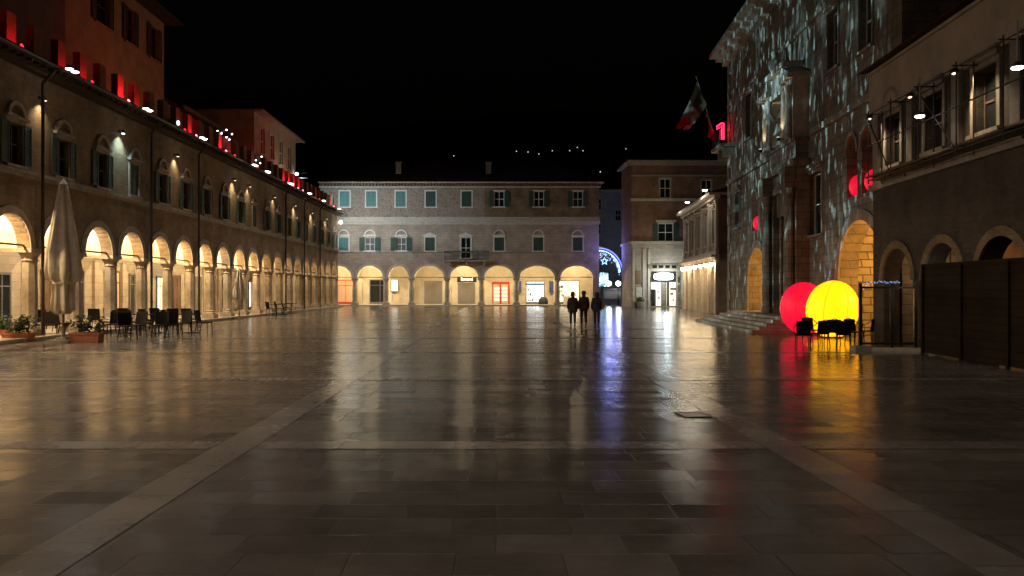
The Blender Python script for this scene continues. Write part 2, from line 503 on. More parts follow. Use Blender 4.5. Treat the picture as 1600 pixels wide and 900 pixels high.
# ------------------------------------------------------------------ windows shared by all the houses
_cache = {}
def window(parent, x, z, w, h, y=0.0, shut='open', ped='arch', shutmat='shutter_green', trim='trim', lit=None, deep=0.16, shutw=None, bars=True, sash='white_paint'):
    """opening w x h whose sill is at z: stone surround, pane, sash, shutters, hood"""
    key = (w, h, shut, ped, shutmat, trim, lit, deep, shutw, bars, sash)
    if key not in _cache:
        ms = []
        fr = MB()
        t = 0.13
        fr.box(-w / 2 - t, -w / 2, -0.05, 0.04, 0, h)
        fr.box(w / 2, w / 2 + t, -0.05, 0.04, 0, h)
        fr.box(-w / 2 - t, w / 2 + t, -0.053, 0.04, h, h + t)
        fr.box(-w / 2 - t - 0.06, w / 2 + t + 0.06, -0.14, 0.04, -0.1, 0)
        ms.append(('window', fr.mesh('window', M[trim])))
        pn = MB().box(-w / 2, w / 2, deep, deep + 0.02, 0, h)
        ms.append(('pane', pn.mesh('pane', M[lit or 'pane'])))
        if bars:
            sa = MB()
            y0, y1 = deep - 0.05, deep - 0.004
            for bx in (-w / 2 + 0.03, 0, w / 2 - 0.03):
                sa.box(bx - 0.03, bx + 0.03, y0, y1, 0.06, h - 0.06)
            for bz in (0.03, h * 0.5, h - 0.03):
                sa.box(-w / 2, w / 2, y0 + 0.003, y1 - 0.002, bz - 0.03, bz + 0.03)
            ms.append(('sash', sa.mesh('sash', M[sash if shut != 'none_dark' else 'shutter_brown'])))
        if shut in ('open', 'closed', 'ajar'):
            sw = (shutw or w / 2)
            def leaf(sw):
                b = MB()
                b.box(0, 0.05, 0, 0.04, 0, h).box(sw - 0.05, sw, 0, 0.04, 0, h)
                b.box(0.05, sw - 0.05, 0.002, 0.038, 0, 0.06).box(0.05, sw - 0.05, 0.002, 0.038, h - 0.06, h)
                b.box(0.05, sw - 0.05, 0.002, 0.038, h / 2 - 0.03, h / 2 + 0.03)
                k = max(6, int(h / 0.09))
                for i in range(k):
                    zc = 0.06 + (h - 0.12) * (i + 0.5) / k
                    b.obox((sw / 2, 0.02, zc), sw - 0.1, 0.035, 0.012, 0, R(38))
                b.box(0.05, sw - 0.05, 0.03, 0.036, 0.06, h - 0.06)
                return b.mesh('shutter', M[shutmat])
            me = leaf(sw)
            if shut == 'open':
                ms.append(('shutter', me, (-w / 2 - sw - 0.02, -0.10, 0.01), 0))
                ms.append(('shutter', me, (w / 2 + 0.02, -0.10, 0.01), 0))
            elif shut == 'ajar':
                ms.append(('shutter', me, (-w / 2 - sw * 0.86, -0.35, 0.01), R(25)))
                ms.append(('shutter', me, (w / 2 + 0.0, -0.09, 0.01), R(-20)))
            else:
                ms.append(('shutter', me, (-w / 2, 0.0, 0), 0))
                ms.append(('shutter', me, (w / 2 - sw, 0.0, 0), 0))
        if ped:
            pb = MB()
            zt = h + t
            pb.box(-w / 2 - 0.22, w / 2 + 0.22, -0.16, 0.03, zt + 0.003, zt + 0.11)
            if ped == 'arch':
                pb.arch_ring(0, zt + 0.113, w / 2 - 0.03, w / 2 - 0.05, 0.14, -0.13, 0.03, 12)
                pb.box(-w / 2 + 0.1, w / 2 - 0.1, -0.02, 0.02, zt + 0.113, zt + 0.2)
            elif ped == 'gable':
                ap = w / 2 + 0.2
                pb.poly_prism([(-ap, zt + 0.113), (ap, zt + 0.113), (0, zt + 0.113 + 0.42 * ap)], -0.13, 0.03)
            elif ped == 'flat':
                pb.box(-w / 2 - 0.3, w / 2 + 0.3, -0.24, 0.03, zt + 0.113, zt + 0.22)
            ms.append(('pediment', pb.mesh('pediment', M[trim])))
        _cache[key] = ms
    ms = _cache[key]
    root = link('window', ms[0][1], parent, (x, y, z))
    for it in ms[1:]:
        lc = it[2] if len(it) > 2 else (0, 0, 0)
        rz = it[3] if len(it) > 3 else 0
        link(it[0], it[1], root, lc, (0, 0, rz))
    return root
# ------------------------------------------------------------------ ground, hill, sky
def paving_material(name, light=False):
    m, nt, b = _new(name)
    tc = N(nt, 'ShaderNodeTexCoord')
    mp = N(nt, 'ShaderNodeMapping')
    mp.inputs['Rotation'].default_value = (0, 0, 0 if not light else R(90))
    nt.links.new(tc.outputs['Object'], mp.inputs['Vector'])
    # rows wander a little so that joints are not ruled lines
    wob = N(nt, 'ShaderNodeTexNoise')
    wob.inputs['Scale'].default_value = 0.9
    wob.inputs['Detail'].default_value = 3
    nt.links.new(tc.outputs['Object'], wob.inputs['Vector'])
    add = N(nt, 'ShaderNodeMix', data_type='RGBA', blend_type='LINEAR_LIGHT')
    add.inputs['Factor'].default_value = 0.02
    nt.links.new(mp.outputs[0], add.inputs['A'])
    nt.links.new(wob.outputs['Color'], add.inputs['B'])
    br = N(nt, 'ShaderNodeTexBrick', offset=0.37, offset_frequency=2, squash=0.8, squash_frequency=3)
    br.inputs['Scale'].default_value = 1
    if light:
        br.inputs['Color1'].default_value = (0.39, 0.355, 0.32, 1)
        br.inputs['Color2'].default_value = (0.45, 0.41, 0.37, 1)
        br.inputs['Brick Width'].default_value = 1.3
        br.inputs['Row Height'].default_value = 2.0
    else:
        br.inputs['Color1'].default_value = (0.215, 0.193, 0.175, 1)
        br.inputs['Color2'].default_value = (0.305, 0.275, 0.25, 1)
        br.inputs['Brick Width'].default_value = 0.9
        br.inputs['Row Height'].default_value = 0.42
    br.inputs['Mortar'].default_value = (0.135, 0.121, 0.105, 1)
    br.inputs['Mortar Size'].default_value = 0.009
    br.inputs['Mortar Smooth'].default_value = 0.6
    br.inputs['Bias'].default_value = 0.1
    nt.links.new(add.outputs['Result'], br.inputs['Vector'])
    st = N(nt, 'ShaderNodeTexNoise')
    st.inputs['Scale'].default_value = 0.55
    st.inputs['Detail'].default_value = 9
    st.inputs['Roughness'].default_value = 0.7
    nt.links.new(tc.outputs['Object'], st.inputs['Vector'])
    cr = N(nt, 'ShaderNodeValToRGB')
    cr.color_ramp.elements[0].position = 0.34
    cr.color_ramp.elements[1].position = 0.66
    cr.color_ramp.elements[0].color = (0.55, 0.54, 0.53, 1)
    cr.color_ramp.elements[1].color = (1.1, 1.08, 1.05, 1)
    nt.links.new(st.outputs['Fac'], cr.inputs['Fac'])
    # fields of slabs relaid at different times
    fld = N(nt, 'ShaderNodeTexBrick', offset=0.43)
    fld.inputs['Scale'].default_value = 1
    fld.inputs['Color1'].default_value = (0.86, 0.855, 0.85, 1)
    fld.inputs['Color2'].default_value = (1.16, 1.15, 1.13, 1)
    fld.inputs['Mortar'].default_value = (1, 1, 1, 1)
    fld.inputs['Mortar Size'].default_value = 0.0
    fld.inputs['Brick Width'].default_value = 2.7
    fld.inputs['Row Height'].default_value = 0.84
    nt.links.new(add.outputs['Result'], fld.inputs['Vector'])
    m0 = N(nt, 'ShaderNodeMix', data_type='RGBA', blend_type='MULTIPLY')
    m0.inputs['Factor'].default_value = 0.3 if light else 1
    nt.links.new(br.outputs['Color'], m0.inputs['A'])
    nt.links.new(fld.outputs['Color'], m0.inputs['B'])
    mx = N(nt, 'ShaderNodeMix', data_type='RGBA', blend_type='MULTIPLY')
    mx.inputs['Factor'].default_value = 1
    nt.links.new(m0.outputs['Result'], mx.inputs['A'])
    nt.links.new(cr.outputs['Color'], mx.inputs['B'])
    # worn polish: smooth and rough patches, slab by slab
    bw = N(nt, 'ShaderNodeRGBToBW')
    nt.links.new(br.outputs['Color'], bw.inputs[0])
    fine = N(nt, 'ShaderNodeTexNoise')
    fine.inputs['Scale'].default_value = 5
    fine.inputs['Detail'].default_value = 8
    fine.inputs['Roughness'].default_value = 0.7
    nt.links.new(tc.outputs['Object'], fine.inputs['Vector'])
    # every slab has its own polish and lies a little out of level
    rb = N(nt, 'ShaderNodeTexBrick', offset=br.offset, offset_frequency=2, squash=br.squash, squash_frequency=3)
    for k_ in ('Brick Width', 'Row Height'):
        rb.inputs[k_].default_value = br.inputs[k_].default_value
    rb.inputs['Scale'].default_value = 1
    rb.inputs['Mortar Size'].default_value = 0
    rb.inputs['Color1'].default_value = (0, 0, 0, 1)
    rb.inputs['Color2'].default_value = (1, 1, 1, 1)
    nt.links.new(add.outputs['Result'], rb.inputs['Vector'])
    wn = N(nt, 'ShaderNodeTexWhiteNoise', noise_dimensions='1D')
    rbw = N(nt, 'ShaderNodeRGBToBW')
    nt.links.new(rb.outputs['Color'], rbw.inputs[0])
    nt.links.new(math_node(nt, 'MULTIPLY', rbw.outputs[0], 977.0), wn.inputs['W'])
    r = math_node(nt, 'MULTIPLY_ADD', fine.outputs['Fac'], 0.13, 0.045)
    r = math_node(nt, 'MULTIPLY_ADD', st.outputs['Fac'], 0.12, r)
    r = math_node(nt, 'MULTIPLY_ADD', wn.outputs['Value'], 0.07, r)
    r = math_node(nt, 'MAXIMUM', r, 0.12)
    r = math_node(nt, 'MULTIPLY_ADD', br.outputs['Fac'], 0.4, r)
    if light:
        r = math_node(nt, 'ADD', r, 0.06)
    r = math_node(nt, 'MINIMUM', r, 0.6)
    big = N(nt, 'ShaderNodeTexNoise')
    big.inputs['Scale'].default_value = 1.6
    big.inputs['Detail'].default_value = 3
    nt.links.new(tc.outputs['Object'], big.inputs['Vector'])
    h = math_node(nt, 'MULTIPLY_ADD', br.outputs['Fac'], -0.35, fine.outputs['Fac'])
    h = math_node(nt, 'MULTIPLY_ADD', big.outputs['Fac'], 0.5, h)
    h = math_node(nt, 'MULTIPLY_ADD', bw.outputs[0], 1.6, h)
    bp = N(nt, 'ShaderNodeBump')
    bp.inputs['Strength'].default_value = 0.24
    bp.inputs['Distance'].default_value = 0.006
    nt.links.new(h, bp.inputs['Height'])
    # stone body under a worn polish
    di = N(nt, 'ShaderNodeBsdfDiffuse')
    gl = N(nt, 'ShaderNodeBsdfAnisotropic', distribution='BECKMANN')
    fr = N(nt, 'ShaderNodeFresnel')
    fr.inputs['IOR'].default_value = 1.35
    ms = N(nt, 'ShaderNodeMixShader')
    nt.links.new(mx.outputs['Result'], di.inputs['Color'])
    nt.links.new(r, gl.inputs['Roughness'])
    vm = N(nt, 'ShaderNodeVectorMath', operation='MULTIPLY_ADD')
    nt.links.new(wn.outputs['Color'], vm.inputs[0])
    vm.inputs[1].default_value = (0.022, 0.022, 0)
    va = N(nt, 'ShaderNodeVectorMath', operation='ADD')
    nt.links.new(bp.outputs['Normal'], va.inputs[0])
    va.inputs[1].default_value = (-0.011, -0.011, 0)
    nt.links.new(va.outputs[0], vm.inputs[2])
    vn = N(nt, 'ShaderNodeVectorMath', operation='NORMALIZE')
    nt.links.new(vm.outputs[0], vn.inputs[0])
    for n_ in (di, gl, fr):
        nt.links.new(vn.outputs[0], n_.inputs['Normal'])
    nt.links.new(fr.outputs[0], ms.inputs[0])
    nt.links.new(di.outputs[0], ms.inputs[1])
    nt.links.new(gl.outputs[0], ms.inputs[2])
    out = [n_ for n_ in nt.nodes if n_.type == 'OUTPUT_MATERIAL'][0]
    nt.links.new(ms.outputs[0], out.inputs['Surface'])
    nt.nodes.remove(b)
    return m

M['paving'] = paving_material('worn travertine slabs')
M['paving_band'] = paving_material('pale travertine band', True)
struct('paved_square', MB().quad((-260, -60, 0), (260, -60, 0), (260, 230, 0), (-260, 230, 0)), M['paving'])
bands = MB()
for (x0, x1) in ((-3.22, -2.77), (3.08, 3.52)):
    bands.quad((x0, -12, 0.004), (x1, -12, 0.004), (x1, 82, 0.004), (x0, 82, 0.004))
struct('pale_paving_band', bands, M['paving_band'])
cross = MB()
for y in (-4.5, 2.4, 9.05, 15.9, 22.8, 29.6, 36.5, 44, 52, 60, 68, 76):
    for (x0, x1) in ((-16.2, -3.24), (-2.75, 3.06), (3.54, 10.6)):
        cross.quad((x0, y, 0.004), (x1, y, 0.004), (x1, y + 0.45, 0.004), (x0, y + 0.45, 0.004))
M['paving_cross'] = paving_material('pale travertine cross band', True)
M['paving_cross'].node_tree.nodes['Mapping'].inputs['Rotation'].default_value = (0, 0, 0)
struct('pale_cross_band', cross, M['paving_cross'])

def hill_z(x, y):
    d = max(0.0, y - 230)
    return 0.30 * max(0, y - 250) * (0.9 + 0.12 * math.sin(x * 0.006 + 1)) + 1.5 * math.sin(x * 0.031) * min(1, d / 100) - 0.3
hill = MB()
gx = [-1400 + i * 40 for i in range(71)]
gy = [229 + j * 35 for j in range(22)]
vs = [(x, y, hill_z(x, y)) for y in gy for x in gx]
fs = [(j * 71 + i, j * 71 + i + 1, (j + 1) * 71 + i + 1, (j + 1) * 71 + i) for j in range(21) for i in range(70)]
hill.add(vs, fs)
M['hill'] = plain('wooded hillside', (0.03, 0.035, 0.02), 0.95, 0, 0.4, 0.05)
struct('hill', hill, M['hill'])

lamp_px = [(709, 243), (807, 236), (825, 237), (842, 240), (863, 235), (890, 235), (902, 230), (911, 235), (938, 268), (978, 232)]
lm = MB().cyl((0, 0, 0), (0, 0, 4.6), 0.12, 0.08, 6)
lb = MB().ball((0, 0, 5.0), 0.34, 0.34, 0.3, 8, 5)
for i, (x, y) in enumerate(lamp_px):
    best = min(range(240, 900), key=lambda Y: abs(px(x, y, Y).z - 5 - hill_z(px(x, y, Y).x, Y)))
    p = px(x, y, best)
    t = thing('street_lamp', 'tiny white point of light on the dark hillside, %s from the left of the ten' % ORD[i], 'street lamp',
              (p.x, p.y, hill_z(p.x, p.y) - 0.2), 0, 'far lights on the hillside')
    if i == 0:
        pole_me, head_me = lm.mesh('pole', M['iron']), lb.mesh('lamp_head', M['lamp_distant'])
    link('pole', pole_me, t)
    link('lamp_head', head_me, t)

w = bpy.data.worlds.new('World')
sc.world = w
w.use_nodes = True
nt = w.node_tree
sky = nt.nodes.new('ShaderNodeTexSky')
sky.sky_type = 'NISHITA'
sky.sun_disc = False
sky.sun_elevation = R(-4.0)
sky.sun_rotation = R(200)
nt.links.new(sky.outputs[0], nt.nodes['Background'].inputs['Color'])
nt.nodes['Background'].inputs['Strength'].default_value = 0.05
SKY = nt.nodes['Background']

# ------------------------------------------------------------------ left arcaded building
# local x runs away from the camera along the front, local y goes into the building
LX, LY0, LY1 = -16.7, 1.0, 84.5
PITCH = 3.05
left = thing('arcaded_building', 'long two storey brown arcade building topped by a battlement of red lit merlons',
             'building', (LX, LY0, 0), R(90))
LEN = LY1 - LY0
centres = [27.5 + PITCH * k - LY0 for k in range(-8, 19)]
CROWN, SPRING, HALF = 4.45, 3.3, 1.14
holes = [(c - HALF, c + HALF, SPRING, CROWN, 0.45, SPRING) for c in centres]
WW, WH, WZ = 0.86, 1.45, 6.14
holes += [(c + 0.25 - WW / 2, c + 0.25 + WW / 2, WZ, WZ + WH, 0.16) for c in centres]
wb = MB().wall(0, LEN, SPRING, 9.72, holes)
wb.quad((LEN, 0, 0), (LEN, 8, 0), (LEN, 8, 9.72), (LEN, 0, 9.72)).quad((0, 0, SPRING), (0, 0, 9.72), (0, 8, 9.72), (0, 8, SPRING))
part('front_wall', wb, M['brick_brown'], left)
part('inner_core', MB().box(0.05, LEN - 0.05, 0.3, 8, 5.0, 9.7), M['core'], left)
vb = MB()
for c in centres:                                     # one barrel vault behind every arch
    st = 12
    cur = [(c - PITCH / 2 * math.cos(math.pi * i / st), SPRING + 0.02 + 1.63 * math.sin(math.pi * i / st)) for i in range(st + 1)]
    for i in range(st):
        p, q = cur[i], cur[i + 1]
        vb.quad((p[0], 0.452, p[1]), (q[0], 0.452, q[1]), (q[0], 4.1, q[1]), (p[0], 4.1, p[1]))
part('vault', vb, M['plaster_cream'], left)
part('arcade_back_wall', MB().box(0, LEN, 4.0, 4.3, 0.2, 5.1), M['stone'], left)
part('arcade_floor', MB().box(-0.2, LEN, -0.55, 4.1, -0.1, 0.14), M['trim_dark'], left)
rg = MB()
for c in centres:
    rg.arch_ring(c, SPRING, HALF + 0.004, CROWN - SPRING + 0.004, 0.26, -0.06, 0.05, 16)
parts('arch_moulding', rg, M['trim_dark'], left)
rod = MB()
for c in centres:
    rod.cyl((c - HALF - 0.1, 0.22, SPRING + 0.1), (c + HALF + 0.1, 0.22, SPRING + 0.1), 0.035, n=6)
parts('tie_rod', rod, M['iron'], left)
part('string_course', MB().box(-0.02, LEN + 0.02, -0.13, 0.03, 5.9, 6.02).box(-0.02, LEN + 0.02, -0.09, 0.03, 5.78, 5.897), M['trim_dark'], left)
eb = MB().box(-0.1, LEN + 0.1, -0.28, 0.1, 9.60, 9.72).box(-0.1, LEN + 0.15, -0.45, 0.3, 9.723, 9.84)
eb.box(-0.1, LEN + 0.2, -0.72, 0.4, 9.843, 9.93)
for k in range(int(LEN / 0.45)):
    eb.box(0.1 + k * 0.45, 0.2 + k * 0.45, -0.66, -0.02, 9.725, 9.842)
part('eave', eb, M['eave_wood'], left)
part('gutter', MB().cyl((-0.1, -0.78, 9.9), (LEN + 0.2, -0.78, 9.9), 0.075, n=8), M['pipe'], left)
# columns
cb = MB().lathe([(0.26, 0.62), (0.27, 1.6), (0.24, 2.82)], 8)
cap = MB().lathe([(0.245, 2.823), (0.29, 2.86), (0.26, 2.92), (0.30, 3.02), (0.39, 3.14)], 8).box(-0.42, 0.42, -0.30, 0.30, 3.143, 3.298)
base = MB().box(-0.40, 0.40, -0.36, 0.36, 0.14, 0.36).lathe([(0.38, 0.363), (0.36, 0.45), (0.30, 0.50), (0.32, 0.56), (0.265, 0.617)], 8)
c_me, cap_me, base_me = cb.mesh('column', M['column']), cap.mesh('capital', M['column']), base.mesh('base', M['column'])
edges = [centres[0] - PITCH / 2] + [c + PITCH / 2 for c in centres]
for u in edges:
    col = link('column', c_me, left, (u, 0.22, 0), (0, 0, R(22.5)))
    link('capital', cap_me, col, (0, 0, 0), (0, 0, -R(22.5)))
    link('base', base_me, col, (0, 0, 0), (0, 0, -R(22.5)))
# windows
for i, c in enumerate(centres):
    k = i - 8
    st = 'open' if k not in (3, 9, 14) else 'closed'
    window(left, c + 0.25, WZ, WW, WH, 0, st, 'arch', 'shutter_green', 'trim_dark', sash='shutter_brown')
# shop fronts and doors along the back of the arcade
def back_door(kind, u, w_, h_, parent, y=3.97, z=0.14):
    fr = MB().box(-w_ / 2 - 0.09, -w_ / 2, -0.06, 0.02, 0, h_).box(w_ / 2, w_ / 2 + 0.09, -0.06, 0.02, 0, h_).box(-w_ / 2 - 0.09, w_ / 2 + 0.09, -0.063, 0.02, h_, h_ + 0.1)
    leaf = MB().box(-w_ / 2, w_ / 2, -0.03, 0.0, 0.02, h_)
    mats = {'wood': ('trim_dark', 'wood_door'), 'glass': ('sheet_metal', 'pane'), 'white': ('sheet_metal', 'shop_white'),
            'cream': ('sheet_metal', 'shop_cream'), 'dim': ('wood_door', 'shop_dim'), 'roller': ('trim', 'roller'), 'red': ('red_metal', 'shop_dim'),
            'green': ('trim', 'shutter_green')}[kind]
    d = part('shop_front' if kind not in ('wood', 'green') else 'door', fr, M[mats[0]], parent, (u, y, z))
    if kind in ('wood', 'green'):
        leaf.box(-w_ * 0.38, -0.06, -0.05, -0.03, 0.25, h_ * 0.45).box(0.06, w_ * 0.38, -0.05, -0.03, 0.25, h_ * 0.45)
        leaf.box(-w_ * 0.38, -0.06, -0.05, -0.03, h_ * 0.52, h_ - 0.2).box(0.06, w_ * 0.38, -0.05, -0.03, h_ * 0.52, h_ - 0.2)
        part('door_leaf', leaf, M[mats[1]], d)
    elif kind == 'roller':
        part('roller_shutter', leaf, M[mats[1]], d)
    else:
        part('display_window', leaf, M[mats[1]], d)
        bar = MB().box(-0.025, 0.025, -0.055, -0.03, 0.02, h_).box(-w_ / 2, w_ / 2, -0.052, -0.031, h_ * 0.78, h_ * 0.78 + 0.05).box(-w_ / 2, w_ / 2, -0.05, -0.031, 0.02, 0.25)
        part('glazing_bar', bar, M[mats[0]], d)
    return d
kinds = {-3: ('wood', 1.4, 2.7), -2: ('glass', 1.8, 2.5), -1: ('dim', 2.0, 2.6), 0: ('glass', 1.7, 2.6), 1: ('wood', 1.3, 2.7), 2: ('glass', 1.1, 2.3),
         3: ('wood', 1.1, 2.5), 4: ('glass', 1.0, 2.6), 5: ('dim', 1.5, 2.6), 6: ('glass', 0.9, 2.5), 7: ('cream', 0.8, 2.4), 8: ('wood', 1.3, 2.6),
         9: ('roller', 1.7, 2.6), 10: ('dim', 1.8, 2.6), 11: ('glass', 1.6, 2.5), 12: ('dim', 1.7, 2.6), 13: ('white', 1.2, 2.3), 14: ('glass', 1.5, 2.5),
         15: ('dim', 1.6, 2.6), 16: ('red', 1.8, 2.6), 17: ('dim', 1.7, 2.6), 18: ('glass', 1.8, 2.6)}
for i, c in enumerate(centres):
    kd, w_, h_ = kinds.get(i - 8, ('wood', 1.4, 2.6))
    back_door(kd, c + (0.3 if i % 2 else -0.2), w_, h_, left)
# pilasters against the back wall carry the vaults
pl = MB()
for u in edges:
    if 0.3 < u < LEN - 0.1:
        pl.box(u - 0.2, u + 0.2, 3.86, 3.998, 0.14, 3.3)
parts('pilaster', pl, M['stone'], left)
# roof, battlement
part('roof', MB().quad((-0.1, -0.7, 9.935), (LEN + 0.2, -0.7, 9.935), (LEN + 0.2, 1.05, 9.95), (-0.1, 1.05, 9.95))
     .quad((-0.1, 1.05, 9.9), (LEN + 0.2, 1.05, 9.9), (LEN + 0.2, 8, 12.4), (-0.1, 8, 12.4))
     .quad((LEN + 0.2, 1.05, 9.7), (LEN + 0.2, 8, 9.7), (LEN + 0.2, 8, 12.4), (LEN + 0.2, 1.05, 9.9)), M['roof'], left)
part('parapet', MB().box(0, LEN, 0.1, 0.5, 9.95, 10.02), M['brick_red'], left)
mer = MB().box(-0.27, 0.27, -0.15, 0.15, 0, 1.42)
mer_me = mer.mesh('merlon', M['brick_red'])
n_mer = int(LEN / 1.62)
for k in range(n_mer):
    link('merlon', mer_me, left, (0.9 + k * 1.62, 0.3, 10.023))
for pu in (29.03, 38.18, 44.28, 53.4, 62.6, 68.7, 74.8):
    pass
dp = MB().cyl((0, 0, 0.14), (0, 0, 9.3), 0.06, n=8).cyl((0, 0, 9.3), (0, -0.50, 9.86), 0.06, n=8)
for z in (1.2, 2.4, 4.2, 6.3, 8.2):
    dp.cyl((0, 0, z), (0, 0, z + 0.06), 0.075, n=8)
dp_me = dp.mesh('downpipe', M['pipe'])
for pu in (29.03, 38.18, 44.28, 62.6, 68.7, 74.8):
    link('downpipe', dp_me, left, (pu - LY0, -0.26, 0))

def Lw(Y, out, z):
    """point in front of the left building: distance along, metres out from the wall, height"""
    return Vector((LX + out, Y, z))

# hanging lanterns under the vaults
lan = MB().cyl((0, 0, 0.12), (0, 0, 0.3), 0.012, n=5).lathe([(0.16, 0.05), (0.05, 0.13)], 6)
lan_g = MB().lathe([(0.05, -0.12), (0.085, 0.0), (0.075, 0.05)], 6)
lan_me = lan.mesh('lantern_frame', M['iron'])
g_hi, g_lo = lan_g.mesh('lantern_glass', M['lamp_warm']), lan_g.mesh('lantern_glass', M['lamp_warm_low'])
for i, c in enumerate(centres):
    t = thing('ceiling_lamp', 'warm ceiling lamp under the vault of the long arcade, %s bay from its far end' % ORD[len(centres) - 1 - i], 'lamp',
              (LX - 0.85, LY0 + c, 4.66), 0, 'ceiling lamps in the long arcade')
    link('lantern_frame', lan_me, t)
    link('lantern_glass', g_hi if i < 18 else g_lo, t)
    point('ceiling_lamp_glow', (LX - 0.95, LY0 + c, 4.44), (680 if i < 18 else 260) * rnd.uniform(0.8, 1.2), (1.0, 0.72, 0.38) if i % 5 else (1.0, 0.78, 0.48), 0.06)

# floodlights along the eave
fl = MB().box(-0.03, 0.03, -0.5, 0.0, -0.03, 0.03).box(-0.28, 0.28, -0.56, -0.5, -0.03, 0.03)
fh = MB()
for s in (-0.2, 0.2):
    fh.lathe([(0.04, 0.13), (0.10, 0.06), (0.145, -0.015)], 10, (s, -0.62, -0.02))
fg = MB().ball((0, -0.62, -0.045), 0.13, 0.13, 0.045, 10, 5)
fl_me, fh_me, fg_me = fl.mesh('bracket', M['steel']), fh.mesh('lamp_housing', M['sheet_metal']), fg.mesh('lens', M['lamp_flood'])
flood_Y = [4.0, 12.5, 20.5, 29.0, 35.3, 42.0, 51.0, 53.9, 60.0, 66.0, 71.4, 78.4]
for i, Y in enumerate(flood_Y):
    t = thing('eave_floodlight', 'twin white floodlight under the gutter of the long arcade building, %s from its far end' % ORD[len(flood_Y) - 1 - i], 'floodlight',
              (LX + 0.72, Y, 9.80), R(90), 'floodlights on the left eave')
    link('bracket', fl_me, t)
    link('lamp_housing', fh_me, t)
    link('lens', fg_me, t, (-0.2, 0, 0))
    link('lens', fg_me, t, (0.2, 0, 0))
    spot('floodlight_beam', Lw(Y, 1.4, 9.66), (LX + 9.0, Y + 1.0, 0), 720 if Y > 15 else 900, (1.0, 0.92, 0.88), 130, 0.9, 0.12)

# small wall lamps between the upper windows, shining down the wall
wl = MB().box(-0.05, 0.05, -0.05, 0, 0.02, 0.12).cyl((0, -0.03, 0.09), (0, -0.2, 0.11), 0.015, n=6).lathe([(0.03, 0.14), (0.085, 0.02), (0.085, -0.03)], 10, (0, -0.2, 0))
wg = MB().ball((0, -0.2, -0.03), 0.075, 0.075, 0.02, 8, 4)
wl_me, wg_me, wgc_me = wl.mesh('bracket', M['iron']), wg.mesh('lens', M['lamp_wall']), wg.mesh('lens', M['lamp_cool'])
spot('floodlight_beam', Lw(79.0, 1.5, 9.66), (-9.5, 90, 6.5), 2600, (0.84, 0.93, 1.0), 125, 1.0, 0.1)  # extra beam without its own fixture, added to brighten the end building
wall_Y = [(29.25, 26, 0), (35.4, 60, 1), (41.5, 24, 0), (50.6, 40, 0), (53.7, 22, 0), (59.8, 18, 0), (65.9, 45, 0), (72.0, 40, 0), (78.1, 40, 0)]
for i, (Y, p, cool) in enumerate(wall_Y):
    lab = 'lone cold white wall lamp between two upper windows of the long arcade building' if cool else \
        'warm wall lamp between upper windows of the long arcade building, %s from its far end' % ORD[8 - i]
    t = thing('wall_lamp', lab, 'wall lamp', (LX, Y, 8.75), R(90), 'wall lamps on the long arcade building')
    link('bracket', wl_me, t)
    link('lens', wgc_me if cool else wg_me, t)
    spot('wall_lamp_beam', Lw(Y, 0.2, 8.68), Lw(Y, 0.06, 5.0), p * 5.5, (0.6, 0.95, 1.0) if cool else (1.0, 0.80, 0.5), 120, 1.0, 0.05)
t = thing('corner_lamp', 'single warm lamp on the far corner of the long arcade building', 'wall lamp', (LX + 0.03, 84.3, 9.0), R(90))
link('bracket', wl_me, t)
part('lens', MB().ball((0, -0.3, -0.06), 0.2, 0.2, 0.2, 10, 6), emit('warm corner lamp glass', (1.0, 0.86, 0.6), 9), t)
point('corner_lamp_glow', Lw(86.2, 1.2, 8.4), 170, (1.0, 0.85, 0.6), 0.1)

# red lamps at the foot of the merlons
rl = MB().lathe([(0.09, -0.02), (0.09, 0.03), (0.05, 0.05)], 8)
rg_ = MB().lathe([(0.07, 0.052), (0.10, 0.16), (0.07, 0.32), (0.02, 0.40)], 8)
rl_me, rg_me = rl.mesh('lamp_foot', M['iron']), rg_.mesh('lamp_glass', M['lamp_red'])
red_Y = [(26.6, 12), (28.3, 14), (30.6, 10), (33.0, 14), (35.6, 55), (37.9, 14), (41.6, 9), (44.2, 22), (48.9, 55), (50.9, 12), (55.7, 7),
         (62.7, 42), (64.6, 42), (66.3, 36), (68.1, 42), (75.6, 9), (82.0, 40)]
for i, (Y, p) in enumerate(red_Y):
    u = Y - LY0
    k = round((u - 0.9) / 1.62)
    u = 0.9 + k * 1.62                                   # in front of a merlon
    p = p * 2.4 if p > 20 else p * 1.7
    t = thing('red_lamp', 'red lamp at the foot of the long battlement, %s from its far end' % ORD[len(red_Y) - 1 - i], 'red lamp',
              (LX + 0.2, LY0 + u, 9.955), R(90), 'red lamps on the battlement')
    link('lamp_foot', rl_me, t)
    if p > 30:
        link('lamp_glass', rg_me, t)
    else:
        part('lamp_glass', rg_, emit('dim red lamp glass %d' % i, (1.0, 0.02, 0.04), 3.0), t)
    spot('red_lamp_beam', (LX + 0.36, LY0 + u, 10.34), (LX - 0.2, LY0 + u, 10.72), p * 1.1, (1.0, 0.010, 0.03), 125, 0.5, 0.04)

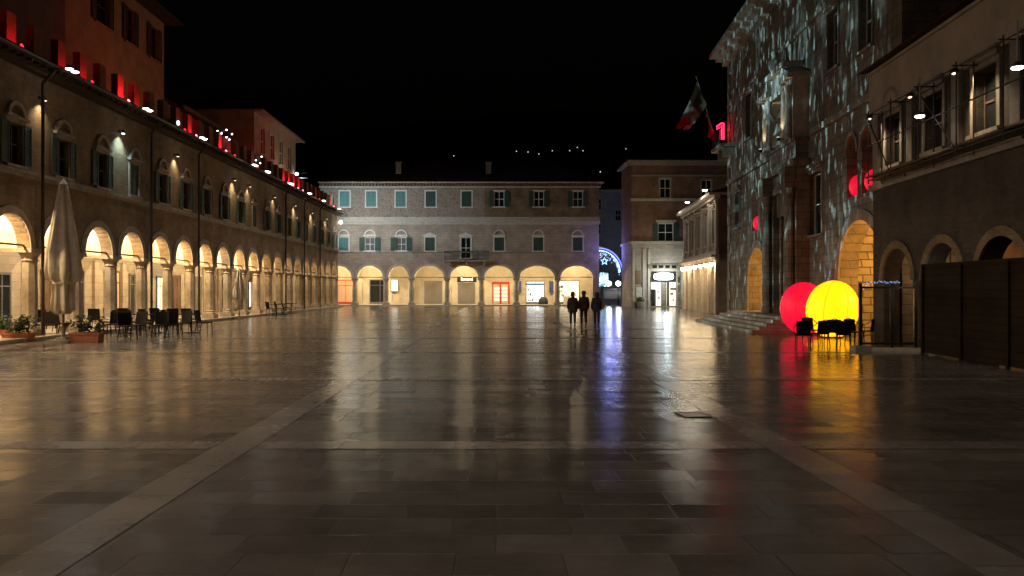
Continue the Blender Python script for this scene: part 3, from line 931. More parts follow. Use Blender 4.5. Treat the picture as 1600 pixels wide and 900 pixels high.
# cold white light clusters on thin poles above the battlement
def led_cluster(label, x, y, Y, pts):
    o = px(x, y, Y)
    t = thing('light_cluster', label, 'roof lights', (o.x, o.y, o.z), 0, 'cold white lights above the battlement')
    pole = MB().cyl((0, 0, -1.1), (0, 0, 0.05), 0.02, n=5)
    for (dx, dz) in pts:
        pole.cyl((0, 0, 0), (dx, 0, dz), 0.012, n=4)
    part('pole', pole, M['steel'], t)
    for (dx, dz) in pts:
        part('led_lamp', MB().ball((dx, 0, dz), 0.055, 0.055, 0.045, 6, 4), M['led_white'], t)
led_cluster('cluster of small cold white lights above the battlement, the one by the dark roof', 345, 206, 49, [(-0.2, 0.05), (0.05, -0.1), (0.35, 0.12)])
led_cluster('pair of cold white lights above the battlement, one bright and one lower left', 357, 212, 50, [(0.22, 0.1), (-0.12, -0.1), (0.05, -0.25)])
led_cluster('spread of four small cold white lights farther along the battlement', 402, 246, 56, [(-0.5, 0.15), (0.3, 0.05), (-0.1, -0.2), (0.2, -0.4)])
# floodlight pair aimed at the end building
o = px(464, 279, 80.5)
t = thing('roof_floodlight', 'pair of bluish white floodlights stacked on a pole beside the beige roof pavilion', 'floodlight', o)
part('pole', MB().cyl((0, 0.12, -1.6), (0, 0.12, 0.7), 0.04, n=6), M['steel'], t)
for dz in (0.0, 0.45):
    hd = part('lamp_housing', MB().obox((0, 0.0, dz), 0.34, 0.12, 0.3).box(-0.2, 0.9, 0.061, 0.9, dz + 0.15, dz + 0.17), M['sheet_metal'], t)  # wide plate added over each head keeps the beam off the end roof
    part('lens', MB().ball((0, -0.08, dz), 0.17, 0.06, 0.15, 8, 5), M['lamp_cool'], hd)
spot('roof_floodlight_beam', o + Vector((0.05, 0.2, 0.09)), (-13.0, 90, 8.0), 2600, (0.60, 0.88, 1.0), 110, 0.9, 0.04)

# ------------------------------------------------------------------ houses rising behind the left building
th = thing('tall_house', 'tall ochre house rising behind the red battlement with shuttered windows under its eave', 'house', (-22.0, 40.2, 0), R(90))
hw = [(3.3, 5.6), (6.9, 8.8), (10.2, 12.2)]
wh = [(a + 0.45, b - 0.45, 16.6, 18.7, 0.16) for a, b in hw]
part('wall', MB().wall(0, 12.8, 0, 19.6, wh).quad((12.8, 0, 0), (12.8, 10, 0), (12.8, 10, 19.6), (12.8, 0, 19.6)).quad((0, 0, 0), (0, 0, 19.6), (0, 10, 19.6), (0, 10, 0)), M['plaster_ochre'], th)
part('inner_core', MB().box(0.1, 12.7, 0.3, 9.9, 9, 19.5), M['core'], th)
for a, b in hw:
    window(th, (a + b) / 2, 16.6, b - a - 0.9, 2.1, 0, 'open', None, 'shutter_brown', 'plaster_ochre', shutw=0.5, sash='shutter_brown')
part('eave', MB().box(-0.2, 13.7, -0.9, 10, 19.6, 19.75).box(-0.1, 13.3, -0.45, 10, 19.45, 19.597), M['eave_wood'], th)
part('roof', MB().quad((-0.2, -0.9, 19.76), (13.7, -0.9, 19.76), (13.7, 5, 21.8), (-0.2, 5, 21.8)).quad((-0.2, 5, 21.8), (13.7, 5, 21.8), (13.7, 10.8, 19.76), (-0.2, 10.8, 19.76)), M['roof'], th)
th = thing('dark_house', 'dark house at the top left corner beside the tall ochre house', 'house', (-21.6, 16.0, 0), R(90))
part('wall', MB().box(0, 24.1, 0, 9, 0, 19.0), M['plaster_dark'], th)
part('eave', MB().box(-0.2, 24.1, -0.7, 9.3, 19.003, 19.2), M['eave_wood'], th)
for a in (4, 9, 14, 19.5):
    window(th, a, 15.0, 1.0, 2.0, -0.03, 'none', None, 'shutter_brown', 'plaster_dark', deep=0.0, bars=False)
th = thing('roof_pavilion_house', 'beige house behind the left roofs with four tall openings in its top storey', 'house', (-20.3, 67.2, 0), R(90))
op = [(1.6, 2.9), (4.6, 5.9), (7.6, 8.9), (10.6, 11.9)]
part('wall', MB().wall(0, 13.8, 0, 16.8, [(a, b, 13.6, 15.9, 0.16) for a, b in op]).quad((13.8, 0, 0), (13.8, 9, 0), (13.8, 9, 16.8), (13.8, 0, 16.8)).quad((0, 0, 0), (0, 0, 16.8), (0, 9, 16.8), (0, 9, 0)), M['plaster_beige'], th)
part('inner_core', MB().box(0.1, 13.7, 0.3, 8.9, 9, 16.7), M['core'], th)
for a, b in op:
    window(th, (a + b) / 2, 13.6, b - a, 2.3, 0, 'none', None, 'shutter_brown', 'trim')
part('eave', MB().box(-0.3, 14.5, -0.8, 9.3, 16.803, 16.95), M['trim_dark'], th)
part('roof', MB().quad((-0.3, -0.8, 16.96), (14.5, -0.8, 16.96), (14.5, 4.5, 18.3), (-0.3, 4.5, 18.3)).quad((-0.3, 4.5, 18.3), (14.5, 4.5, 18.3), (14.5, 9.3, 16.96), (-0.3, 9.3, 16.96)), M['roof'], th)
th = thing('low_roofed_house', 'unlit house with a sloping tiled roof between the tall ochre house and the beige house', 'house', (-22.6, 53.3, 0), R(90))
part('wall', MB().box(0, 13.5, 0, 8, 0, 14.6), M['plaster_dark'], th)
part('roof', MB().quad((-0.2, -0.5, 14.65), (13.7, -0.5, 14.65), (13.7, 4, 16.4), (-0.2, 4, 16.4)).quad((-0.2, 4, 16.4), (13.7, 4, 16.4), (13.7, 8.5, 14.65), (-0.2, 8.5, 14.65)), M['roof'], th)
part('eave', MB().box(-0.2, 13.7, -0.5, 8.5, 14.605, 14.645), M['eave_wood'], th)
part('roof_terrace_wall', MB().box(4.5, 13.4, -0.1, 0.1, 14.66, 15.2), M['plaster_dark'], th)
spot('added_rooftop_light', (-17.6, 47.0, 10.6), (-22, 47.0, 19), 140, (1.0, 0.25, 0.09), 130, 0.9, 0.3)  # added light without a fixture, reddens the ochre house
spot('added_rooftop_light', (-18.4, 75.0, 11.5), (-20.3, 75.0, 15.5), 150, (1.0, 0.72, 0.45), 130, 0.9, 0.3)  # added light without a fixture, warms the beige house
# ------------------------------------------------------------------ building closing the far end
K = 90 / F
FX0 = (500 - VX) * K
def fu(x): return (x - 500) * K
def fz(y): return H + (HZ - y) * K
far = thing('end_building', 'wide green shuttered building with eight lit arches closing the end of the square',
            'building', (FX0, 90, 0), 0)
FW = fu(936)
colx = [503.5, 554, 602.6, 643, 698.5, 752, 807, 871]
ce = [fu(x) for x in colx] + [FW - 0.35]
FSP, FCR = 3.15, 4.5
arch = []
for a, b in zip(ce[:-1], ce[1:]):
    arch.append(((a + b) / 2, (b - a) / 2 - 0.33))
up = [(538.5, 'c'), (580, 'c'), (626, 'c'), (673, 'n'), (729, 'n'), (780, 'o'), (842, 'o'), (903, 'o')]
lo = [(537, 'c'), (578, 'o'), (627, 'o'), (672, 'g'), (728, 'b'), (780, 'n'), (841, 'n'), (902.7, 'n')]
UZ, UH, UW = 11.15, 1.75, 1.12
LZ, LH, LW = 6.2, 1.5, 1.1
h1 = [(c - r, c + r, FSP, FCR, 0.45, FSP) for c, r in arch]
for x, k in lo:
    z0, hh = (5.35, 2.35) if k == 'b' else (LZ, LH)
    h1.append((fu(x) - LW / 2, fu(x) + LW / 2, z0, z0 + hh, 0.16))
part('stone_wall', MB().wall(0, FW, FSP, 9.4, h1).quad((FW, 0, 0), (FW, 12, 0), (FW, 12, 9.4), (FW, 0, 9.4)).box(FW - 0.7, FW - 0.003, 0.002, 0.9, 0, FSP), M['stone_far'], far)
half = fu(757)
h2 = [(fu(x) - UW / 2, fu(x) + UW / 2, UZ, UZ + UH, 0.16) for x, k in up]
part('upper_wall', MB().wall(0, half, 9.4, 13.75, [h for h in h2 if h[1] < half]), M['sgraffito'], far)
part('upper_wall', MB().wall(half, FW, 9.4, 13.75, [h for h in h2 if h[1] > half]).quad((FW, 0, 9.4), (FW, 12, 9.4), (FW, 12, 13.75), (FW, 0, 13.75)), M['brick_brown'], far)
part('inner_core', MB().box(0.05, FW - 0.05, 0.3, 12, 5.02, 13.7), M['core'], far)
vb = MB()
for a, b in zip(ce[:-1], ce[1:]):
    st, m_, r_ = 12, (a + b) / 2, (b - a) / 2
    cur = [(m_ - r_ * math.cos(math.pi * i / st), FSP + 0.02 + 1.75 * math.sin(math.pi * i / st)) for i in range(st + 1)]
    for i in range(st):
        p, q = cur[i], cur[i + 1]
        vb.quad((p[0], 0.452, p[1]), (q[0], 0.452, q[1]), (q[0], 4.1, q[1]), (p[0], 4.1, p[1]))
part('vault', vb, M['plaster_cream'], far)
part('arcade_back_wall', MB().box(0, FW, 4.0, 4.3, 0.1, 5.1), M['plaster_cream'], far)
part('arcade_floor', MB().box(0, FW, -0.5, 4.1, -0.1, 0.14), M['trim'], far)
rg = MB()
for c, r in arch:
    rg.arch_ring(c, FSP, r + 0.004, FCR - FSP + 0.004, 0.28, -0.07, 0.05, 18)
parts('arch_moulding', rg, M['trim'], far)
rod = MB()
for c, r in arch:
    rod.cyl((c - r - 0.1, 0.2, FSP + 0.08), (c + r + 0.1, 0.2, FSP + 0.08), 0.04, n=6)
parts('tie_rod', rod, M['iron'], far)
fc = MB().lathe([(0.27, 0.6), (0.29, 1.6), (0.25, 2.65)], 10)
fcap = MB().lathe([(0.255, 2.653), (0.3, 2.7), (0.28, 2.78), (0.36, 2.96)], 10).box(-0.38, 0.38, -0.28, 0.28, 2.963, 3.148)
fba = MB().box(-0.4, 0.4, -0.38, 0.38, 0.14, 0.34).lathe([(0.37, 0.343), (0.35, 0.45), (0.29, 0.5), (0.28, 0.597)], 10)
fcm, fcapm, fbam = fc.mesh('column', M['column']), fcap.mesh('capital', M['column']), fba.mesh('base', M['column'])
for u in ce[:-1]:
    c_ = link('column', fcm, far, (u, 0.22, 0))
    link('capital', fcapm, c_)
    link('base', fbam, c_)
part('string_course', MB().box(-0.02, FW + 0.06, -0.12, 0.03, 5.98, 6.1), M['iron'] if False else M['trim_dark'], far)
cor = MB().box(-0.02, FW + 0.05, -0.10, 0.03, 9.15, 9.4).box(-0.02, FW + 0.1, -0.2, 0.03, 9.403, 9.62).box(-0.02, FW + 0.05, -0.07, 0.03, 9.623, 10.0)
part('band_cornice', cor, M['trim'], far)
eb = MB().box(-0.1, FW + 0.5, -0.55, 0.3, 13.78, 13.9).box(-0.1, FW + 0.2, -0.12, 0.05, 13.3, 13.45)
part('eave', eb, M['trim'], far)
de = MB()
n = int(half / 0.36)
for k in range(int(FW / 0.36)):
    de.box(k * 0.36 + 0.05, k * 0.36 + 0.23, -0.45, 0.02, 13.453, 13.777)
part('corbel_row', de, M['brick_red'], far)
part('roof', MB().quad((-0.2, -0.65, 13.92), (FW + 0.55, -0.65, 13.92), (FW - 5, 7, 17.4), (-0.2, 7, 17.4))
     .quad((FW + 0.55, -0.65, 13.92), (FW + 0.55, 14, 13.92), (FW - 5, 7, 17.4), (FW - 5, 7, 17.4)), M['roof'], far)
for x in (619, 763):
    ch = MB().box(-0.3, 0.3, -0.3, 0.3, 0, 1.5).box(-0.4, 0.4, -0.4, 0.4, 1.503, 1.62)
    part('chimney', ch, M['brick_brown'], far, (fu(x), 2.4, 14.9))
for x, k in up:
    shut = {'c': 'closed', 'n': 'closed', 'o': 'open'}[k]
    window(far, fu(x), UZ, UW, UH, 0, shut, None, 'shutter_teal' if k in 'c' else 'shutter_green', 'trim_white', shutw=None if shut == 'closed' else 0.55)
for i, (x, k) in enumerate(lo):
    if k == 'b':
        window(far, fu(x), 5.35, LW, 2.35, 0, 'none', 'gable', 'shutter_green', 'trim_white')
    elif k == 'o':
        window(far, fu(x), LZ, LW, LH, 0, 'open', 'arch', 'shutter_green', 'trim_white', lit='window_lit', shutw=0.62)
    elif k == 'g':
        window(far, fu(x), LZ, LW, LH, 0, 'closed', 'gable', 'shutter_green', 'trim_white')
    else:
        window(far, fu(x), LZ, LW, LH, 0, 'closed', 'arch', 'shutter_teal' if k == 'c' else 'shutter_green', 'trim_white')
# balcony under the fifth window
bal = part('balcony', MB().box(fu(695), fu(764), -1.0, 0.02, 4.98, 5.13).box(fu(700), fu(704), -0.8, 0.0, 4.6, 4.977).box(fu(727), fu(731), -0.8, 0.0, 4.6, 4.977).box(fu(755), fu(759), -0.8, 0, 4.6, 4.977), M['trim_dark'], far)
ra = MB().box(fu(695), fu(764), -0.98, -0.93, 6.08, 6.14).box(fu(695), fu(695) + 0.05, -0.93, 0, 6.08, 6.14).box(fu(764) - 0.05, fu(764), -0.93, 0, 6.08, 6.14)
for i in range(42):
    xx = fu(695) + 0.03 + i * (fu(764) - fu(695) - 0.06) / 41
    ra.cyl((xx, -0.955, 5.13), (xx, -0.955, 6.08), 0.016, n=4)
    if i % 3 == 0:
        ra.tube([(xx, -0.955, 5.5), (xx + 0.1, -0.955, 5.62), (xx + 0.2, -0.955, 5.5)], 0.014, 4)
part('balcony_railing', ra, M['iron'], bal)
# what is behind each arch
FZ = 0.14
back_door('red', fu(530), 2.3, 2.75, far)
back_door('glass', fu(586), 2.3, 2.8, far)
back_door('roller', fu(672.5), 2.1, 2.7, far)
back_door('roller', fu(727), 2.0, 2.5, far)
shop = back_door('white', fu(839), 2.0, 2.6, far)
shop2 = back_door('cream', fu(893), 2.4, 2.7, far)
def goods(parent, x0, x1, zs, mats, seed, y=-0.035):
    r_ = random.Random(seed)
    for z in zs:
        part('display_shelf', MB().box(x0, x1, y - 0.3, y, z - 0.03, z), M['goods_pale'], parent)
        x = x0 + 0.03
        while x < x1 - 0.25:
            w_ = r_.uniform(0.12, 0.3)
            if r_.random() < 0.72:
                h_ = r_.uniform(0.12, 0.34)
                part('display_item', MB().box(x, x + w_, y - 0.26, y - 0.03, z + 0.002, z + h_), M[r_.choice(mats)], parent)
            x += w_ + 0.05
goods(shop, -0.95, -0.1, (0.35, 1.0, 1.55), ('goods_blue', 'goods_pale', 'goods_red', 'goods_dark'), 3)
goods(shop, 0.3, 0.95, (0.35, 0.8), ('goods_pale', 'goods_dark'), 4)
goods(shop2, -1.15, -0.35, (0.4, 0.9, 1.4, 1.9), ('goods_dark', 'goods_pale', 'goods_red'), 5)
goods(shop2, 0.2, 1.1, (0.4, 0.95), ('goods_dark', 'goods_pale'), 6)
part('counter', MB().box(-0.6, 0.2, -0.6, -0.2, 0.02, 0.95), M['goods_pale'], shop2)
part('header_panel', MB().box(-1.0, 1.0, -0.12, -0.06, 2.2, 2.45), M['goods_blue'], shop)
sf = part('shop_front', MB().box(fu(769), fu(797), 3.9, 3.98, 2.5, 2.75).box(fu(769), fu(770.5), 3.9, 3.98, 0.14, 2.5).box(fu(795), fu(797), 3.9, 3.98, 0.14, 2.5).box(fu(781), fu(783.5), 3.9, 3.98, 0.14, 2.5), M['red_metal'], far)
part('display_window', MB().box(fu(770.5), fu(795), 3.95, 3.99, 0.2, 2.5), M['shop_dim'], sf)
ds = MB()
for a in (772, 784.5):
    for z in (0.5, 0.95, 1.4, 1.85):
        ds.box(fu(a), fu(a + 8.5), 3.9, 3.945, z, z + 0.3)
part('display_shelf', ds, emit('lit display card', (1.0, 0.9, 0.65), 0.9, 0.5), sf)
pl = MB()
for u in ce[:-1]:
    pl.box(max(0, u - 0.22), u + 0.22, 3.85, 3.998, 0.14, 3.15)
parts('pilaster', pl, M['plaster_cream'], far)
part('passage_wall', MB().box(fu(634), fu(640), 3.2, 3.99, 0.14, 3.6).box(fu(640.1), fu(642), 2.6, 3.99, 0.14, 3.6), M['plaster_cream'], far)
# lit poster, blue panels, awning
ps = thing('lit_poster', 'backlit white poster on the wall in the third arch of the end building', 'poster', (FX0 + fu(610), 93.75, 1.6))
part('frame', MB().box(-0.42, 0.42, 0, 0.08, 0, 1.45), M['iron'], ps)
part('poster_sheet', MB().box(-0.36, 0.36, -0.012, -0.003, 0.07, 1.38), M['poster_lit'], ps)
for i, x in enumerate((813, 865)):
    b_ = thing('blue_board', 'upright blue board on the %s side of the bright white shop in the end arcade' % ('left', 'right')[i], 'board', (FX0 + fu(x), 93.75, 1.5), 0, 'blue boards by the white shop')
    part('panel', MB().box(-0.2, 0.2, 0, 0.07, 0, 1.3), M['blue_panel'], b_)
    part('frame', MB().box(-0.24, -0.2, -0.02, 0.09, -0.04, 1.34).box(0.2, 0.24, -0.02, 0.09, -0.04, 1.34).box(-0.2, 0.2, -0.02, 0.09, 1.3, 1.34).box(-0.2, 0.2, -0.02, 0.09, -0.04, 0.0), M['sheet_metal'], b_)
b_ = thing('shop_sign', 'black shop sign with pale lettering above a grey roller shutter in the fifth arch', 'sign', (FX0 + fu(727.5), 93.86, 2.72))
part('sign_board', MB().box(-1.1, 1.1, 0, 0.1, 0, 0.62), M['sign_black'], b_)
cu = bpy.data.curves.new('lettering', 'FONT')
cu.body = 'limoni'
cu.size, cu.align_x, cu.extrude, cu.offset = 0.58, 'CENTER', 0.015, 0.012
to = bpy.data.objects.new('lettering', cu)
COL.objects.link(to)
bpy.context.view_layer.update()
me = bpy.data.meshes.new_from_object(to.evaluated_get(bpy.context.evaluated_depsgraph_get()))
bpy.data.objects.remove(to)
me.materials.clear()
me.materials.append(M['sign_letters'])
link('lettering', me, b_, (0, -0.02, 0.16), (R(90), 0, 0))
# dark rounded bin/pram shape by the white shop
dm = thing('covered_stall', 'low dark blue domed cover standing on the ground in front of the bright white shop', 'cover', (FX0 + fu(851), 92.4, 0.14))
part('cover', MB().lathe([(0.55, 0.0), (0.56, 0.3), (0.48, 0.6), (0.3, 0.8), (0.05, 0.88)], 14), M['coat_blue'], dm, smooth=True)
part('hem', MB().lathe([(0.57, -0.003), (0.58, 0.05), (0.565, 0.06)], 14), M['iron'], dm)
for i, (c, r) in enumerate(arch):
    t = thing('ceiling_lamp', 'warm ceiling lamp in the end building, %s arch from the blue light arch' % ORD[7 - i], 'lamp', (FX0 + c, 90.72, 4.68), 0, 'ceiling lamps in the end arcade')
    link('lantern_frame', lan_me, t)
    if i == 0:
        gf = lan_g.mesh('lantern_glass', M['lamp_far'])
    link('lantern_glass', gf, t)
    point('ceiling_lamp_glow', (FX0 + c, 90.85, 4.42), 680 * rnd.uniform(0.8, 1.2), (1.0, 0.77, 0.44), 0.06)

# ------------------------------------------------------------------ alley between end building and corner house
al = thing('alley_house', 'narrow grey house with two small windows far back in the alley', 'house', (10.5, 112, 0))
aw = [(3.35, 4.25, 13.0, 14.6, 0.16), (3.3, 4.2, 9.6, 11.1, 0.16), (6.2, 7.0, 11.5, 13, 0.16)]
part('wall', MB().wall(0, 10, 0, 15.6, aw).quad((0, 0, 0), (0, 0, 15.6), (0, 8, 15.6), (0, 8, 0)), M['plaster_grey'], al)
part('inner_core', MB().box(0.1, 9.9, 0.3, 8, 0, 15.5), M['core'], al)
window(al, 3.8, 13.0, 0.9, 1.6, 0, 'none', None, 'shutter_green', 'trim')
window(al, 3.75, 9.6, 0.9, 1.5, 0, 'none', None, 'shutter_green', 'trim')
window(al, 6.6, 11.5, 0.8, 1.5, 0, 'none', None, 'shutter_green', 'trim')
part('eave', MB().box(-0.3, 10, -0.5, 8, 15.603, 15.8).box(0, 10, -0.1, 0.02, 12.2, 12.35), M['trim'], al)
part('roof', MB().quad((-0.3, -0.5, 15.81), (10, -0.5, 15.81), (10, 5, 17.6), (-0.3, 5, 17.6)), M['roof'], al)
# light arch across the alley
lc = px(935, 425, 95)
la = thing('light_arch', 'christmas arch of blue and ice white lights with a star hanging across the alley', 'christmas lights', lc)
RR = 2.85
def arc(r, n=28): return [(r * math.cos(math.pi * i / n), 0, r * math.sin(math.pi * i / n)) for i in range(n + 1)]
part('outer_rope', MB().tube(arc(RR), 0.055, 6), M['led_blue'], la)
part('inner_rope', MB().tube(arc(RR - 0.28), 0.035, 6), M['led_ice'], la)
cu_ = MB()
for i in range(150):
    a = rnd.uniform(0.02, math.pi - 0.02)
    dpt = rnd.random() ** 1.6 * (0.35 + 0.5 * abs(math.sin(a * 5)))
    r = RR - 0.35
    x_, z_ = r * math.cos(a), r * math.sin(a) - dpt
    if z_ > -0.9:
        cu_.ball((x_, rnd.uniform(-0.05, 0.05), z_), 0.045, n=5, m=3)
part('light_curtain', cu_, emit('ice white curtain led', (0.45, 0.6, 1.0), 3.5), la)
star = []
for i in range(10):
    a = math.pi / 2 + i * math.pi / 5
    r = 0.46 if i % 2 == 0 else 0.19
    star.append((0.72 + r * math.cos(a), 0, 1.28 + r * math.sin(a)))
part('star', MB().tube(star, 0.035, 5, closed=True), M['led_ice'], la)
part('carrying_wire', MB().cyl((-3.6, 0, 0.02), (2.95, 0, 0.02), 0.008, n=4).cyl((0.72, 0, 1.74), (0.72, 0, RR - 0.3), 0.006, n=4), M['iron'], la)
point('light_arch_glow', lc + Vector((0.6, -6.2, 2.2)), 230, (0.22, 0.22, 1.0), 0.8)
lc2 = px(939, 437, 104)
l2 = thing('light_net', 'net of cyan and white lights hanging in the alley below the blue arch', 'christmas lights', lc2)
cu_ = MB()
for i in range(14):
    x_ = -1.0 + i * 0.145
    cu_.cyl((x_, 0, -0.85), (x_, 0, 0.9), 0.006, n=4)
    for j in range(8):
        cu_.ball((x_, 0.0, max(-0.84, min(0.85, rnd.gauss(0, 0.42)))), 0.05, n=5, m=3)
part('led_net', cu_, emit('cyan white net led', (0.5, 0.85, 1.0), 7), l2)
part('carrying_wire', MB().cyl((-1.6, 0, 0.9), (2.2, 0, 0.9), 0.01, n=4).cyl((-0.6, 0, -0.9), (-0.6, 0, 0.9), 0.008, n=4).cyl((0.4, 0, -0.9), (0.4, 0, 0.9), 0.008, n=4), M['iron'], l2)
for i, (x, Y) in enumerate(((951.5, 99), (966, 97))):
    p = px(x, 443, Y)
    t = thing('globe_lamp', 'bright round white lamp in the alley above the grey kiosk, the %s one of two' % ('left', 'right')[i], 'street lamp', (p.x, p.y, 0), 0, 'globe lamps in the alley')
    part('pole', MB().cyl((0, 0, 0), (0, 0, p.z - 0.3), 0.06, 0.045, 8).cyl((0, 0, 0), (0, 0, 0.5), 0.11, 0.09, 8), M['iron'], t)
    part('globe', MB().ball((0, 0, p.z), 0.3, n=12, m=8), M['lamp_globe'], t, smooth=True)
    point('globe_glow', (p.x, p.y - 0.5, p.z), 120, (0.85, 0.9, 1.0), 0.25)
kp = px(956.5, 475, 98)
ki = thing('market_kiosk', 'closed grey kiosk standing in the alley under the two round lamps', 'kiosk', (kp.x, 98, 0))
part('body', MB().box(-1.05, 1.05, 0, 2.0, 0.05, 1.85), M['sheet_metal'], ki)
part('roof', MB().box(-1.15, 1.15, -0.2, 2.1, 1.853, 1.95), M['sheet_metal'], ki)
part('counter_shutter', MB().box(-0.9, 0.9, -0.03, 0.0, 0.75, 1.7), M['roller'], ki)
part('counter', MB().box(-0.95, 0.95, -0.25, 0.0, 0.66, 0.72), M['steel'], ki)

# ------------------------------------------------------------------ corner house with the bright shop
CY = 83.0
def cu2(x): return (x - 987) * CY / F
def cz(y): return H + (HZ - y) * CY / F
CX0 = (987 - VX) * CY / F
co = thing('corner_house', 'tall brown corner house with a glowing sign on its stone ground floor', 'house', (CX0, CY, 0))
CWd = 10.5
uw = [(cu2(1031), cu2(1048), cz(309), cz(279), 0.16), (cu2(1028), cu2(1052), cz(377), cz(349), 0.16), (cu2(1096), cu2(1112), cz(309), cz(281), 0.16)]
part('upper_wall', MB().wall(0, CWd, 6.75, 15.0, uw).quad((0, 0, 6.75), (0, 0, 15), (-0.1, 6, 15), (-0.1, 6, 6.75)), M['brick_red'], co)
gw = [(cu2(1017), cu2(1058), 0.1, cz(424), 0.5)]
part('ground_wall', MB().wall(0, CWd, 0, 6.75, gw, -0.04).quad((0, -0.04, 0), (0, -0.04, 6.75), (-0.1, 6, 6.75), (-0.1, 6, 0)), M['stone'], co)
part('inner_core', MB().box(0.1, CWd, 0.55, 5.95, 0.0, 14.9), M['core'], co)
part('string_course', MB().box(-0.15, CWd, -0.2, 0.02, 6.6, 6.85).box(-0.1, CWd, -0.1, 0.02, cz(314), cz(310)).box(-0.25, -0.1, 0.021, 6, 6.6, 6.85), M['trim'], co)
part('eave', MB().box(-0.5, CWd, -0.6, 0.2, 15.0, 15.2).box(-0.3, CWd, -0.35, 0.2, 14.75, 14.997).box(-0.12, CWd, -0.15, 0.2, 13.6, 13.75).box(-0.6, 0.3, 0.201, 6.2, 15.0, 15.2), M['trim_dark'], co)
part('roof', MB().quad((-0.6, -0.6, 15.22), (CWd, -0.6, 15.22), (CWd, 3, 16.6), (3, 3, 16.6)).quad((-0.6, -0.6, 15.22), (3, 3, 16.6), (3, 6.2, 16.6), (-0.6, 6.2, 15.22)), M['roof'], co)
window(co, cu2(1039.5), cz(309), cu2(1048) - cu2(1031), cz(279) - cz(309), 0, 'none', None, 'shutter_brown', 'trim_dark')
window(co, cu2(1104), cz(309), cu2(1112) - cu2(1096), cz(281) - cz(309), 0, 'none', None, 'shutter_brown', 'trim_dark')
window(co, cu2(1040), cz(377), cu2(1052) - cu2(1028), cz(349) - cz(377), 0, 'open', 'flat', 'shutter_green', 'trim', shutw=0.55)
window(co, -0.3, cz(377), 0.9, 2.0, 2.6, 'open', 'flat', 'shutter_green', 'trim') if False else None
sf = part('shop_front', MB().box(cu2(1013), cu2(1017), -0.12, 0.0, 0, cz(420)).box(cu2(1058), cu2(1062), -0.12, 0, 0, cz(420)).box(cu2(1012), cu2(1063), -0.16, 0.0, cz(420), cz(413)).box(cu2(1034), cu2(1042), 0.2, 0.4, 0.1, cz(441)), M['stone_dark'], co)
part('display_window', MB().box(cu2(1018), cu2(1034), 0.42, 0.45, 0.15, cz(441)), M['shop_cream'], sf)
part('display_window', MB().box(cu2(1042), cu2(1057), 0.42, 0.45, 0.15, cz(441)), M['shop_cream'], sf)
part('door_leaf', MB().box(cu2(1018), cu2(1026), 0.36, 0.40, 0.12, cz(452)).box(cu2(1043), cu2(1047), 0.36, 0.40, 0.12, cz(441)), M['pane'], sf)
goods(sf, cu2(1048), cu2(1056.5), (0.7, 1.3, 1.8), ('goods_dark', 'goods_pale', 'goods_red'), 8, 0.4)
goods(sf, cu2(1028), cu2(1033.5), (0.9, 1.5), ('goods_dark', 'goods_pale'), 9, 0.4)
dkg = MB()
for x in (1013.6, 1058.6):
    for y in (470, 456, 442):
        dkg.box(cu2(x), cu2(x + 2.9), -0.135, -0.121, cz(y), cz(y - 10))
for i in range(4):
    dkg.box(cu2(1019 + i * 10), cu2(1026 + i * 10), -0.175, -0.161, cz(419), cz(414.5))
parts('dark_glass_block', dkg, M['pane'], sf)
pd = MB()
for x in (988, 1004, 1012, 1066):
    pd.box(cu2(x), cu2(x + 3.5), -0.14, -0.04, 0, 6.0)
parts('pilaster', pd, M['trim'], co)
for (x0, x1, y0, y1) in ((993, 1003, 423, 444), (994, 1003, 449, 465)):
    part('notice_board', MB().box(cu2(x0), cu2(x1), -0.1, -0.04, cz(y1), cz(y0)), M['paper'] if y0 > 440 else M['brick_brown'], co)
ss = thing('lit_shop_sign', 'rounded white backlit sign glowing above the shop door of the corner house', 'sign', (CX0 + cu2(1037), CY + 0.05, cz(432)))
part('sign_face', MB().poly_prism([(1.02 * (abs(math.cos(a)) ** 0.45) * math.copysign(1, math.cos(a)), 0.36 * (abs(math.sin(a)) ** 0.6) * math.copysign(1, math.sin(a))) for a in [2 * math.pi * i / 28 for i in range(28)]], -0.12, -0.02), M['sign_white'], ss)
part('housing', MB().box(-0.85, 0.85, -0.015, 0.3, -0.28, 0.28), M['sheet_metal'], ss)
point('shop_sign_glow', (CX0 + cu2(1037), CY - 1.6, cz(432)), 420, (0.8, 0.95, 1.0), 0.3)
wbn = thing('waste_bin', 'dark rounded planter tub at the foot of the corner house below the notice boards', 'tub', (CX0 + cu2(999), CY - 0.6, 0))
part('tub', MB().lathe([(0.3, 0), (0.36, 0.1), (0.4, 0.55), (0.36, 0.6)], 12), M['concrete'], wbn)
part('shrub', MB().ball((0, 0, 0.75), 0.42, 0.42, 0.34, 9, 6), M['leaf'], wbn)

# ------------------------------------------------------------------ loggia with a row of lanterns
D0, D1 = Vector((17.75, 75.2, 0)), Vector((16.45, 59.2, 0))
dvec = (D1 - D0)
DL = dvec.length
lo_ = thing('loggia_building', 'two storey stone loggia with a row of bright lanterns beside the streaked palace', 'building', D0, math.atan2(dvec.y, dvec.x))
nb = 5
bw_ = DL / nb
gh = [(i * bw_ + 0.35, (i + 1) * bw_ - 0.35, 0, 3.9, 0.5, 2.9) for i in range(nb)]
part('ground_wall', MB().wall(0, DL, 0, 4.35, gh).wall(0, 0.001, 0, 0.001, []), M['stone'], lo_)
uh = [((i + 0.5) * bw_ - 0.62, (i + 0.5) * bw_ + 0.62, 5.3, 7.9, 0.16) for i in range(nb)]
part('upper_wall', MB().wall(0, DL, 4.35, 8.7, uh), M['stone'], lo_)
endw = MB().quad((DL, 0, 4.4), (DL, 0, 8.7), (DL, 7, 8.7), (DL, 7, 4.4))
part('end_wall', endw, M['brick_red'], lo_)
e2 = MB()
